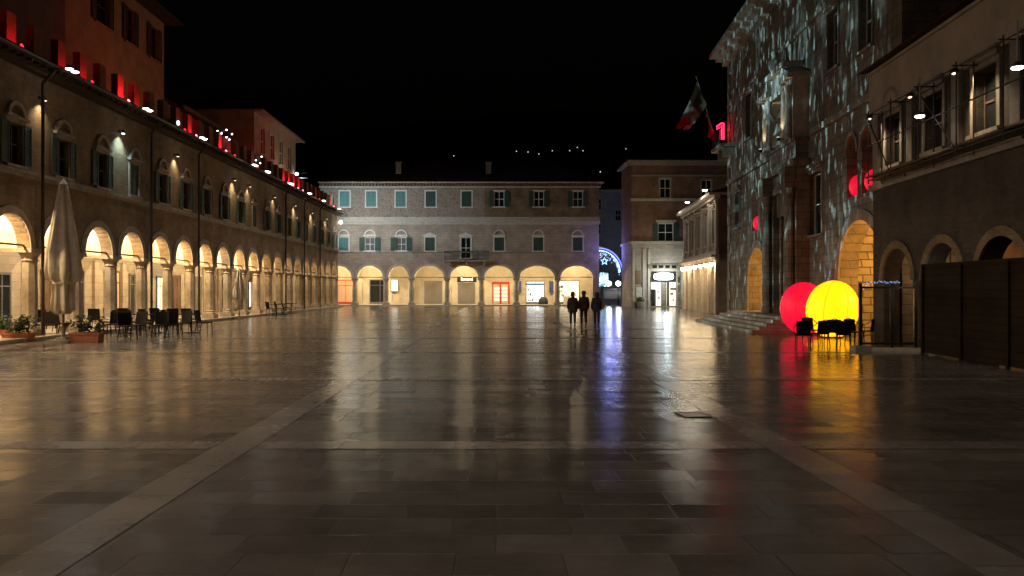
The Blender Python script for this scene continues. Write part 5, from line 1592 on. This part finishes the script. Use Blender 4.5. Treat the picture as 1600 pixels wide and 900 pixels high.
# ------------------------------------------------------------------ two big glowing balls
def glow_ball(name, label, loc, r, rz, mat, tilt):
    t = thing(name, label, 'glowing ball', loc)
    mb = MB()
    n, m = 28, 18
    vs, fs = [], []
    for i in range(m + 1):
        th_ = math.pi * i / m
        for j in range(n):
            a = 2 * math.pi * j / n
            k = 1 + 0.012 * math.cos(7 * a) + 0.008 * math.sin(3 * a + 5 * th_)
            x_, y_, z_ = r * math.sin(th_) * math.cos(a) * k, r * math.sin(th_) * math.sin(a) * k, -rz * math.cos(th_)
            v = Matrix.Rotation(tilt, 3, 'Y') @ Vector((x_, y_, z_))
            vs.append(v + Vector((0, 0, rz * 0.985)))
    fs = [(i * n + j, i * n + (j + 1) % n, (i + 1) * n + (j + 1) % n, (i + 1) * n + j) for i in range(m) for j in range(n)]
    mb.add(vs, fs)
    part('fabric_shell', mb, mat, t, smooth=True)
    seam = MB()
    for a in (0.4, 1.3, 2.2, 3.1, 4.0, 4.9, 5.8):
        pts = []
        for i in range(2, 17):
            th_ = math.pi * i / 18
            k = 1.014 + 0.012 * math.cos(7 * a) + 0.008 * math.sin(3 * a + 5 * th_)
            pts.append(Matrix.Rotation(tilt, 3, 'Y') @ Vector((r * math.sin(th_) * math.cos(a) * k, r * math.sin(th_) * math.sin(a) * k, -rz * math.cos(th_))) + Vector((0, 0, rz * 0.985)))
        seam.tube(pts, 0.010, 4)
    part('seam', seam, M['seam_yellow' if 'yellow' in name else 'seam_red'], t)
    part('power_cable', MB().tube([(0.3, 0.2, 0.02), (0.7, 0.5, 0.012), (1.0, 0.35, 0.012), (1.2, 0.9, 0.012)], 0.012, 5), M['iron'], t)
    part('base_ring', MB().lathe([(0.34, 0.0), (0.36, 0.05), (0.33, 0.06)], 16), M['iron'], t)
glow_ball('yellow_ball', 'huge glowing yellow ball standing on the square before the right hand palace', (12.62, 30.0, 0.01), 0.93, 1.08, M['ball_yellow'], R(8))
glow_ball('red_ball', 'huge glowing red ball half hidden behind the left side of the yellow one', (12.3, 31.95, 0.01), 0.9, 1.06, M['ball_red'], R(-6))

# ------------------------------------------------------------------ cafe furniture
def make_chair(label, cat_group, arms=False):
    t = thing('cafe_chair', label, 'chair', (0, 0, 0), 0, cat_group)
    part('seat', MB().box(-0.23, 0.23, -0.23, 0.22, 0.42, 0.46), M['rattan'], t)
    bk = MB()
    for i in range(6):
        a0, a1 = -0.23 + i * 0.46 / 6, -0.23 + (i + 1) * 0.46 / 6
        c0, c1 = 0.03 * (1 - (a0 / 0.23) ** 2), 0.03 * (1 - (a1 / 0.23) ** 2)
        vs = [(a0, 0.20 + c0, 0.463), (a1, 0.20 + c1, 0.463), (a1, 0.28 + c1, 0.90), (a0, 0.28 + c0, 0.90)]
        vs += [(v[0], v[1] + 0.03, v[2]) for v in vs]
        bk.add(vs, [(0, 1, 2, 3), (7, 6, 5, 4), (3, 2, 6, 7), (0, 4, 5, 1), (0, 3, 7, 4), (1, 5, 6, 2)])
    part('backrest', bk, M['rattan'], t)
    for sx in (-1, 1):
        part('leg', MB().cyl((sx * 0.22, -0.22, 0), (sx * 0.20, -0.20, 0.42), 0.016, 0.02, 6), M['iron'], t)
        part('leg', MB().cyl((sx * 0.22, 0.27, 0), (sx * 0.20, 0.20, 0.42), 0.016, 0.02, 6), M['iron'], t)
    if arms:
        pts = [(-0.24, -0.2, 0.46), (-0.26, -0.18, 0.68), (-0.26, 0.1, 0.72), (-0.22, 0.3, 0.86), (0, 0.36, 0.93), (0.22, 0.3, 0.86), (0.26, 0.1, 0.72), (0.26, -0.18, 0.68), (0.24, -0.2, 0.46)]
        part('arm_hoop', MB().tube(pts, 0.016, 6), M['iron'], t)
    return t
def place(first, src, x, y, rz, label=None):
    o = src if first else copy_tree(src)
    o.location = (x, y, 0)
    o.rotation_euler = (0, 0, rz)
    o.scale = (1.08, 1.08, 1.08)
    if label:
        o['label'] = label
    return o
chair = make_chair('dark woven cafe chair among the tables in front of the left arcade', 'cafe chairs before the left arcade')
spots_l = [(79, 527, 0.4, 'dark cafe chair between the two terracotta planters, the one nearer the left planter'),
           (97, 524, 2.6, 'dark cafe chair just left of the right hand terracotta planter'),
           (167, 521, -1.5, 'dark cafe chair first to the right of the right hand planter'),
           (180, 526, 0.2, 'dark cafe chair at the left front of the table nearest the right hand planter'),
           (200, 530, 0.9, 'dark cafe chair standing out in front, nearest the camera of the left group'),
           (213, 521, 1.7, 'dark cafe chair on the right of the table nearest the right hand planter'),
           (196, 514, 3.2, 'dark cafe chair with its back to the arcade behind the table nearest the right planter'),
           (229, 524, -1.3, 'dark cafe chair on the left of the middle cafe table'),
           (250, 528, 0.1, 'dark cafe chair in front of the middle cafe table'),
           (266, 520, 1.5, 'dark cafe chair on the right of the middle cafe table'),
           (247, 514, 3.0, 'dark cafe chair with its back to the arcade behind the middle cafe table'),
           (284, 523, -0.4, 'dark cafe chair in front of the table beside the lone chair'),
           (297, 515, 2.9, 'dark cafe chair with its back to the arcade behind the last cafe table'),
           (118, 519, 2.2, 'dark cafe chair behind the planter beside the tall closed parasol'),
           (73, 519, 2.9, 'dark cafe chair behind the tall closed parasol with its back to the arcade'),
           (150, 516, 3.3, 'dark cafe chair with its back to the arcade, first beyond the parasol planter'),
           (176, 515, 3.0, 'dark cafe chair with its back to the arcade, second beyond the parasol planter'),
           (213, 528, -0.3, 'dark cafe chair out in front between the first and the middle cafe table'),
           (231, 517, 2.6, 'dark cafe chair with its back to the arcade between first and middle table'),
           (272, 515, 3.3, 'dark cafe chair with its back to the arcade between middle and last table'),
           (268, 527, 0.5, 'dark cafe chair out in front between the middle and the last cafe table'),
           (319, 522, 1.5, 'lone dark cafe chair seen from the side at the right end of the left group')]
for i, (x, y, rz, lab) in enumerate(spots_l):
    Y = H * F / (y - HZ)
    place(i == 0, chair, (x - VX) * Y / F, Y, rz, lab)
def make_table(label, group, rect=0.68):
    t = thing('cafe_table', label, 'table', (0, 0, 0), 0, group)
    part('tabletop', MB().box(-rect / 2, rect / 2, -rect / 2, rect / 2, 0.71, 0.74), M['rattan'], t)
    part('pedestal', MB().cyl((0, 0, 0.03), (0, 0, 0.71), 0.035, n=8), M['iron'], t)
    part('foot', MB().box(-0.28, 0.28, -0.03, 0.03, 0.0, 0.03).box(-0.03, 0.03, -0.28, -0.031, 0.0, 0.03).box(-0.03, 0.03, 0.031, 0.28, 0.0, 0.03), M['iron'], t)
    return t
table = make_table('dark square cafe table', 'cafe tables before the left arcade')
for i, (x, y, lab) in enumerate([(196, 521, 'dark square cafe table nearest the right hand planter'), (248, 520.5, 'dark square cafe table in the middle of the left group'),
                                 (299, 520, 'dark square cafe table at the right end of the left group beside the lone chair')]):
    Y = H * F / (y - HZ)
    place(i == 0, table, (x - VX) * Y / F, Y, 0.1 * i, lab)
# stacked furniture farther along the arcade
for i, (x, Y) in enumerate(((389, 55.5), (402, 57.5), (415, 59.5))):
    c = copy_tree(chair)
    c.location = (LX + 1.1, Y, 0)
    c.rotation_euler = (0, 0, 1.4 + 0.2 * i)
    c['label'] = 'dark chair outside the left arcade beyond the pale closed parasol, %s of three' % ('nearest', 'middle', 'farthest')[i]
    c['group'] = 'chairs farther along the left arcade'
    tb_ = copy_tree(table)
    tb_.location = (LX + 1.2, Y + 1.0, 0)
    tb_['label'] = 'dark table outside the left arcade beyond the pale closed parasol, %s of three' % ('nearest', 'middle', 'farthest')[i]
    tb_['group'] = 'tables farther along the left arcade'
# right hand terrace
chr_ = make_chair('dark hoop armed cafe chair', 'hoop armed chairs by the glowing balls', True)
for i, (x, y, rz, lab) in enumerate([(1254, 543, 2.9, 'dark hoop armed chair farthest left in front of the red ball'),
                                     (1281, 541, 3.3, 'dark hoop armed chair in front of the gap between red and yellow ball'),
                                     (1318, 543, 2.8, 'dark hoop armed chair in front of the right half of the yellow ball'),
                                     (1336, 538, 0.3, 'dark hoop armed chair by the near post, left of the glass windbreak'),
                                     (1362, 536, 3.4, 'dark hoop armed chair behind the glass close to the dark post'),
                                     (1388, 534, 2.9, 'dark hoop armed chair behind the middle of the glass windbreak'),
                                     (1300, 538, 3.0, 'dark hoop armed chair before the foot of the yellow ball'),
                                     (1268, 534, 0.2, 'dark hoop armed chair facing the square before the red ball'),
                                     (1406, 537, 0.1, 'dark hoop armed chair facing the square behind the glass windbreak'),
                                     (1424, 536, 3.1, 'dark hoop armed chair behind the right end of the glass windbreak')]):
    Y = H * F / (y - HZ)
    place(i == 0, chr_, (x - VX) * Y / F, Y, rz, lab).scale = (0.92, 0.92, 0.92)
for i, (x, y, lab) in enumerate([(1406, 531, 'dark cafe table behind the glass windbreak')]):
    tb_ = copy_tree(table)
    Y = H * F / (y - HZ)
    tb_.location = ((x - VX) * Y / F, Y, 0)
    tb_['label'] = lab
    tb_['group'] = 'cafe tables on the right'

# planters with shrubs
def planter(label, plab, x, y, w, hgt, h_plant, seed):
    r_ = random.Random(seed)
    Y = H * F / (y - HZ)
    X = (x - VX) * Y / F
    t = thing('planter', label, 'planter', (X, Y, 0), 0, 'terracotta planters')
    bx = MB()
    d = 0.42
    vs = [(-w / 2 * .94, -d / 2 * .92, 0), (w / 2 * .94, -d / 2 * .92, 0), (w / 2 * .94, d / 2 * .92, 0), (-w / 2 * .94, d / 2 * .92, 0), (-w / 2, -d / 2, hgt), (w / 2, -d / 2, hgt), (w / 2, d / 2, hgt), (-w / 2, d / 2, hgt)]
    bx.add(vs, [(0, 3, 2, 1), (0, 1, 5, 4), (1, 2, 6, 5), (2, 3, 7, 6), (3, 0, 4, 7)])
    part('box', bx, M['terracotta'], t)
    part('rim', MB().box(-w / 2 - .02, w / 2 + .02, -d / 2 - .02, -d / 2 + .02, hgt - 0.06, hgt + .01).box(-w / 2 - .02, w / 2 + .02, d / 2 - .02, d / 2 + .02, hgt - 0.06, hgt + .01)
         .box(-w / 2 - .02, -w / 2 + .02, -d / 2 + .021, d / 2 - .021, hgt - 0.06, hgt + .01).box(w / 2 - .02, w / 2 + .02, -d / 2 + .021, d / 2 - .021, hgt - 0.06, hgt + .01), M['terracotta'], t)
    part('soil', MB().box(-w / 2 + .03, w / 2 - .03, -d / 2 + .03, d / 2 - .03, hgt - 0.12, hgt - 0.03), M['soil'], t)
    s = thing('shrub', plab, 'plant', (X, Y, hgt - 0.03), 0, 'shrubs in the planters')
    st, lf = MB(), MB()
    for k in range(16):
        bx_, by_ = r_.uniform(-w / 2 + .08, w / 2 - .08), r_.uniform(-.12, .12)
        top = Vector((bx_ + r_.gauss(0, .14), by_ + r_.gauss(0, .12), h_plant * r_.uniform(0.5, 1.05)))
        st.cyl((bx_, by_, 0), top, 0.008, 0.004, 5)
        for q_ in range(26):
            f = r_.uniform(0.2, 1.05)
            c = Vector((bx_, by_, 0)).lerp(top, f) + Vector((r_.gauss(0, .06), r_.gauss(0, .06), r_.gauss(0, .03)))
            u = Vector((r_.gauss(0, 1), r_.gauss(0, 1), r_.gauss(0, .6))).normalized()
            v = u.cross(Vector((r_.gauss(0, 1), r_.gauss(0, 1), r_.gauss(0, 1)))).normalized()
            L_, W_ = r_.uniform(.05, .09), r_.uniform(.02, .035)
            lf.add([c - u * L_, c + v * W_, c + u * L_, c - v * W_], [(0, 1, 2, 3)])
    part('stem', st, M['leaf'], s)
    part('foliage', lf, M['leaf'], s)
planter('terracotta box planter at the left edge, filled with a dark shrub', 'dark leafy shrub growing in the planter at the left edge', 29, 534, 0.95, 0.30, 0.75, 1)
planter('terracotta box planter right of the tall closed parasol', 'dark leafy shrub growing in the planter right of the closed parasol', 136, 535, 1.0, 0.33, 0.62, 2)
planter('smaller terracotta planter cut off by the left edge of the photo', 'low shrub growing in the planter cut off at the left edge', 0, 527, 0.7, 0.28, 0.6, 3)

# closed parasols
def parasol(label, x, Y, ztop, s, mat, group):
    t = thing('closed_parasol', label, 'parasol', ((x - VX) * Y / F, Y, 0), 0, group)
    k = ztop
    prof = [(0.24 * s, 0.17 * k), (0.40 * s, 0.20 * k), (0.37 * s, 0.28 * k), (0.36 * s, 0.36 * k), (0.56 * s, 0.385 * k), (0.60 * s, 0.44 * k), (0.55 * s, 0.55 * k), (0.44 * s, 0.66 * k), (0.31 * s, 0.79 * k), (0.18 * s, 0.92 * k), (0.13 * s, 0.96 * k)]
    part('canopy', MB().lathe(prof, 64, fold=0.2, folds=7, twist=0.2), mat, t, smooth=True)
    part('vent_cap', MB().lathe([(0.15 * s, 0.955 * k), (0.16 * s, 0.965 * k), (0.05 * s, 0.99 * k), (0.02 * s, 1.0 * k)], 16), mat, t)
    part('strap', MB().lathe([(0.44 * s, 0.355 * k), (0.445 * s, 0.365 * k), (0.44 * s, 0.375 * k)], 24), mat, t)
    part('pole', MB().cyl((0, 0, 0.12), (0, 0, 0.955 * k), 0.05 * s, n=10), M['parasol_pole'], t)
    part('base', MB().box(-0.45 * s, 0.45 * s, -0.45 * s, 0.45 * s, 0, 0.09).box(-0.2 * s, 0.2 * s, -0.2 * s, 0.2 * s, 0.093, 0.17).cyl((0, 0, 0.17), (0, 0, 0.5), 0.075 * s, n=10), M['concrete'], t)
parasol('tall beige parasol folded shut, standing before the left arcade between the planters', 99, 27.6, 5.65, 0.84, M['canvas'], 'closed parasols')
parasol('smaller pale parasol folded shut, standing halfway along the left arcade', 374, 49.5, 3.2, 0.55, M['canvas_white'], 'closed parasols')

# metal cover in the paving
t = thing('manhole_cover', 'small shiny metal cover set into the paving in the right foreground', 'cover plate', (2.83, 11.5, 0.004), 0.1)
part('cover', MB().box(-0.17, 0.17, -0.2, 0.2, 0, 0.006), plain('worn bright steel', (0.5, 0.48, 0.45), 0.42, 1.0, 0.2, 8), t)
part('rim', MB().box(-0.2, -0.175, -0.23, 0.23, -0.002, 0.009).box(0.175, 0.2, -0.23, 0.23, -0.002, 0.009).box(-0.174, 0.174, 0.205, 0.23, -0.002, 0.009).box(-0.174, 0.174, -0.23, -0.205, -0.002, 0.009), M['iron'], t)

# projector that throws the streaks on the palace
pj = Vector((LX + 0.3, 41.3, 10.42))
t = thing('projector', 'cold white projector box on the left building aimed across the square at the palace', 'projector', pj)
part('housing', MB().obox((-0.28, 0, 0), 0.5, 0.4, 0.34, 0), M['sheet_metal'], t)
part('lens', MB().cyl((-0.03, 0, 0), (0.03, 0, 0), 0.11, n=12), emit('projector lens', (0.7, 0.92, 1.0), 4), t)
part('bracket', MB().box(-0.4, -0.16, -0.06, 0.06, -0.47, -0.171), M['steel'], t)
so = spot('projector_beam', pj + Vector((0.12, 0, 0)), (14.5, 41.0, 9.6), 1.0, (1, 1, 1), 51, 0.2, 0.01)
ld = so.data
ld.energy = 49000
ld.use_nodes = True
nt = ld.node_tree
em = nt.nodes['Emission']
tc = N(nt, 'ShaderNodeTexCoord')
sp = N(nt, 'ShaderNodeSeparateXYZ')
nt.links.new(tc.outputs['Normal'], sp.inputs[0])
gx_ = math_node(nt, 'DIVIDE', sp.outputs[0], sp.outputs[2])
gy_ = math_node(nt, 'DIVIDE', sp.outputs[1], sp.outputs[2])
def streak(sx, sy, lo_, hi_, seed, det):
    c = N(nt, 'ShaderNodeCombineXYZ')
    nt.links.new(math_node(nt, 'MULTIPLY', gx_, sx), c.inputs[0])
    nt.links.new(math_node(nt, 'MULTIPLY', gy_, sy), c.inputs[1])
    c.inputs[2].default_value = seed
    n_ = N(nt, 'ShaderNodeTexNoise')
    n_.inputs['Scale'].default_value = 1
    n_.inputs['Detail'].default_value = det
    nt.links.new(c.outputs[0], n_.inputs['Vector'])
    mr = N(nt, 'ShaderNodeMapRange')
    mr.inputs['From Min'].default_value = lo_
    mr.inputs['From Max'].default_value = hi_
    nt.links.new(n_.outputs['Fac'], mr.inputs['Value'])
    return mr.outputs[0]
a_ = streak(75, 20, 0.48, 0.72, 3.1, 5)
b_ = streak(9, 4, 0.44, 0.62, 7.7, 3)
ab_ = math_node(nt, 'MULTIPLY', a_, b_)
c_ = streak(90, 36, 0.6, 0.7, 12.3, 1)
s_ = math_node(nt, 'ADD', math_node(nt, 'MULTIPLY', ab_, 0.8), math_node(nt, 'MULTIPLY', c_, 0.9))
d_ = streak(16, 7, 0.5, 0.68, 21.0, 5)
s_ = math_node(nt, 'ADD', s_, math_node(nt, 'MULTIPLY', math_node(nt, 'MULTIPLY', d_, b_), 0.30))
s_ = math_node(nt, 'ADD', s_, 0.012)
nt.links.new(s_, em.inputs['Strength'])
em.inputs['Color'].default_value = (0.45, 0.85, 1.0, 1)

# ------------------------------------------------------------------ three people walking away
def skin_mesh(name, mat, verts, edges, radii, sub=2, root=0):
    me = bpy.data.meshes.new(name)
    me.from_pydata(verts, edges, [])
    o = bpy.data.objects.new(name, me)
    COL.objects.link(o)
    o.modifiers.new('skin', 'SKIN').use_smooth_shade = True
    md = o.modifiers.new('sub', 'SUBSURF')
    md.levels = md.render_levels = sub
    for i, v in enumerate(me.skin_vertices[0].data):
        r = radii[i]
        v.radius = (r, r) if isinstance(r, (int, float)) else r
        v.use_root = (i == root)
    bpy.context.view_layer.update()
    out = bpy.data.meshes.new_from_object(o.evaluated_get(bpy.context.evaluated_depsgraph_get()))
    bpy.data.objects.remove(o)
    out.materials.clear()
    out.materials.append(mat)
    for p in out.polygons:
        p.use_smooth = True
    return out

def person(label, X, Y, yaw, height, stride, coatmat, coat_len, hat, bag, elbow=0.0, lean=0.0):
    """local +y is the walking direction"""
    s = height / 1.70
    t = thing('person', label, 'person', (X, Y, 0), yaw)
    V, E, RD = [], [], []
    def add(p, r, prev=None):
        V.append((p[0] * s, p[1] * s, p[2] * s))
        RD.append(r * s if isinstance(r, (int, float)) else (r[0] * s, r[1] * s))
        if prev is not None:
            E.append((prev, len(V) - 1))
        return len(V) - 1
    pel = add((0, 0, 0.92), (0.15, 0.11))
    wa = add((0, lean * 0.3, 1.10), (0.125, 0.09), pel)
    ch = add((0, lean * 0.7, 1.30), (0.15, 0.10), wa)
    nk = add((0, lean, 1.45), 0.055, ch)
    hd0 = add((0, lean + 0.015, 1.54), 0.078, nk)
    hd = add((0, lean + 0.02, 1.62), 0.085, hd0)
    add((0, lean + 0.005, 1.67), 0.06, hd)
    legs = []
    for sx, st in ((-1, stride), (1, -stride)):
        hip = add((sx * 0.09, 0, 0.86), 0.085, pel)
        kn = add((sx * 0.095, st * 0.55 + 0.03, 0.48), 0.055, hip)
        lift = 0.0 if st > 0 else 0.05
        an = add((sx * 0.09, st * 1.0 - (0.03 if st < 0 else 0), 0.085 + lift), 0.036, kn)
        toe = add((sx * 0.10, st * 1.0 + 0.13, 0.035), 0.032, an)
        legs.append(((sx * 0.09, 0, 0.86), (sx * 0.095, st * 0.55 + 0.03, 0.48), (sx * 0.09, st - (0.03 if st < 0 else 0), 0.085 + lift), (sx * 0.10, st + 0.13, 0.035)))
    arms = []
    for sx, st in ((-1, -stride), (1, stride)):
        sh = add((sx * 0.17, lean * 0.9, 1.37), 0.055, ch)
        el = add((sx * (0.225 + elbow), lean + st * 0.25 - 0.03, 1.10), 0.04, sh)
        wr = add((sx * (0.23 + elbow * 0.3), lean + st * 0.6 + 0.06 + elbow, 0.87 + elbow * 0.5), 0.028, el)
        pm = add((sx * (0.23 + elbow * 0.2), lean + st * 0.68 + 0.07 + elbow, 0.80 + elbow * 0.5), 0.03, wr)
        P = V[pm]
        for fi, (dy, ln) in enumerate(((-0.027, 0.075), (-0.009, 0.085), (0.009, 0.08), (0.027, 0.065))):
            f1 = add((P[0] / s, P[1] / s + dy, P[2] / s - 0.045), 0.0085, pm)
            add((P[0] / s - sx * 0.015, P[1] / s + dy, P[2] / s - 0.045 - ln * 0.5), 0.007, f1)
        th_ = add((P[0] / s - sx * 0.012, P[1] / s + 0.045, P[2] / s - 0.01), 0.010, pm)
        add((P[0] / s - sx * 0.02, P[1] / s + 0.055, P[2] / s - 0.045), 0.008, th_)
        arms.append((V[sh], V[el], V[wr]))
    body = link('body', skin_mesh('body', M['skin'], V, E, RD, 1), t)
    # face
    fc = MB()
    hz = 1.60 * s
    fy = (lean + 0.02) * s
    fc.cyl((0, fy + 0.08 * s, hz + 0.015 * s), (0, fy + 0.108 * s, hz - 0.02 * s), 0.006, 0.014, 6)
    for sx in (-1, 1):
        fc.ball((sx * 0.088 * s, fy, hz), 0.012 * s, 0.022 * s, 0.032 * s, 7, 5)
    part('nose_and_ears', fc, M['skin'], t, smooth=True)
    ey = MB()
    for sx in (-1, 1):
        ey.ball((sx * 0.032 * s, fy + 0.079 * s, hz + 0.02 * s), 0.011 * s, n=7, m=5)
    ey.box(-0.022 * s, 0.022 * s, fy + 0.074 * s, fy + 0.085 * s, hz - 0.05 * s, hz - 0.044 * s)
    part('eyes_and_mouth', ey, M['hair_brown'], t)
    part('hair', MB().ball((0, fy - 0.022 * s, hz + 0.02 * s), 0.098 * s, 0.088 * s, 0.105 * s, 14, 9).lathe([(0.05 * s, -0.16 * s), (0.085 * s, -0.08 * s), (0.09 * s, 0.02 * s)], 12, (0, fy - 0.035 * s, hz), sy=0.7), M['hair_brown'], t, smooth=True)
    # trousers and shoes
    tv, te, tr = [(0, 0, 0.95 * s)], [], [(0.165 * s, 0.125 * s)]
    sh_ = MB()
    for (a, b, c, d) in legs:
        o_ = len(tv)
        for p_, r_ in ((a, 0.10), (b, 0.072), ((c[0], c[1], c[2] + 0.03), 0.058)):
            tv.append((p_[0] * s, p_[1] * s, p_[2] * s))
            tr.append(r_ * s)
        te += [(0, o_), (o_, o_ + 1), (o_ + 1, o_ + 2)]
        dx = Vector(d) - Vector(c)
        base_z = 0.0 if c[2] < 0.1 else 0.0
        for k, (f, r1, r2) in enumerate(((-0.35, 0.036, 0.04), (0.3, 0.045, 0.04), (1.0, 0.038, 0.026))):
            pc_ = Vector(c) + dx * f
            sh_.ball((pc_.x * s, pc_.y * s, max(r2, pc_.z - 0.02) * s), r1 * s, 0.075 * s, r2 * s, 9, 6)
    part_t = link('trousers', skin_mesh('trousers', M['trousers'], tv, te, tr), t)
    part('shoes', sh_, M['shoe'], t, smooth=True)
    # coat: body and sleeves in one surface
    cv, ce_, cr_ = [], [], []
    bot = 0.92 - coat_len
    for p_, r_ in (((0, 0, bot), (0.25, 0.19)), ((0, 0, (bot + 0.95) / 2), (0.24, 0.18)), ((0, lean * 0.2, 1.02), (0.215, 0.165)), ((0, lean * 0.5, 1.20), (0.215, 0.165)), ((0, lean * 0.8, 1.36), (0.19, 0.14)), ((0, lean, 1.47), (0.10, 0.10))):
        cv.append(tuple(k_ * s for k_ in p_))
        cr_.append((r_[0] * s, r_[1] * s))
        if len(cv) > 1:
            ce_.append((len(cv) - 2, len(cv) - 1))
    for (a, b, c) in arms:
        o_ = len(cv)
        cv += [a, b, c]
        cr_ += [0.10 * s, 0.082 * s, 0.062 * s]
        ce_ += [(4, o_), (o_, o_ + 1), (o_ + 1, o_ + 2)]
    link('coat', skin_mesh('coat', coatmat, cv, ce_, cr_, 2, 2), t)
    part('collar', MB().lathe([(0.10 * s, 1.41 * s), (0.105 * s, 1.46 * s), (0.09 * s, 1.51 * s)], 14, (0, (lean - 0.005) * s, 0)), coatmat, t, smooth=True)
    if hat == 'beanie':
        part('hat', MB().lathe([(0.105 * s, 0.0), (0.112 * s, 0.03 * s), (0.103 * s, 0.09 * s), (0.07 * s, 0.135 * s), (0.02 * s, 0.15 * s)], 16, (0, fy - 0.008 * s, hz + 0.02 * s)), M['hat_green'], t, smooth=True)
    elif hat == 'brim':
        part('hat', MB().lathe([(0.10 * s, 0.0), (0.20 * s, 0.0), (0.21 * s, 0.012 * s), (0.11 * s, 0.025 * s), (0.105 * s, 0.1 * s), (0.085 * s, 0.125 * s), (0.02 * s, 0.13 * s)], 20, (0, fy - 0.005 * s, hz + 0.035 * s)), M['hat_black'], t, smooth=True)
    elif hat == 'hood':
        part('hood', MB().ball((0, fy - 0.03 * s, hz + 0.0 * s), 0.125 * s, 0.105 * s, 0.15 * s, 14, 9), coatmat, t, smooth=True)
    if bag:
        sd = bag[0]
        bx_ = sd * 0.30 * s
        bm_ = MB().obox((bx_, -0.02, bag[1] * s), 0.13 * s, 0.34 * s, 0.27 * s, rx=0.05)
        bg = thing('shoulder_bag', bag[2], 'bag', t.matrix_basis @ Vector((0, 0, 0)), yaw)
        bg.location = t.location
        part('bag_body', bm_, M['bag_tan'], bg)
        part('strap', MB().tube([(bx_, -0.15 * s, (bag[1] + .13) * s), (sd * 0.22 * s, -0.07 * s, 1.38 * s), (sd * 0.15 * s, -0.02, 1.475 * s), (sd * 0.2 * s, 0.08 * s, 1.36 * s), (bx_, 0.12 * s, (bag[1] + .13) * s)], 0.014, 6), M['bag_tan'], bg)
    return t
PY = 39.0
person('person in a long black coat and dark green knitted hat walking away, leftmost of three', (895 - VX) * PY / F, PY, R(-3), 1.66, 0.13, M['coat_black'], 0.24, 'beanie', None, 0.0)
person('person in short dark jacket and wide brimmed hat walking away, middle of three', (913 - VX) * PY / F, PY + 0.25, R(4), 1.70, 0.08, M['coat_brown'], 0.06, 'brim', None, 0.0)
person('person in a dark hooded jacket leaning slightly, walking away at the right of the three', (932 - VX) * PY / F, PY - 0.1, R(-6), 1.66, 0.10, M['coat_blue'], 0.06, 'hood', (1, 1.03, 'tan bag hanging at the hip of the hooded walker'), 0.0, 0.03)

# ------------------------------------------------------------------ camera and picture settings
cam = bpy.data.cameras.new('camera')
cam.sensor_width = 36
cam.lens = F / 1600 * 36
cam.shift_x = 25 / 1600
cam.shift_y = 3 / 1600
cam.clip_start, cam.clip_end = 0.1, 3000
co_ = bpy.data.objects.new('camera', cam)
COL.objects.link(co_)
co_.location = (0, 0, H)
co_.rotation_euler = (R(90), 0, 0)
sc.camera = co_
sc.view_settings.view_transform = 'Standard'
sc.view_settings.look = 'None'
sc.view_settings.exposure = 0
sc.view_settings.gamma = 1
sc.cycles.use_denoising = True
sc.cycles.sample_clamp_indirect = 1.5
sc.cycles.sample_clamp_direct = 12
sc.cycles.max_bounces = 6
sc.cycles.diffuse_bounces = 3
sc.cycles.glossy_bounces = 3
sc.cycles.caustics_reflective = False
sc.cycles.caustics_refractive = False
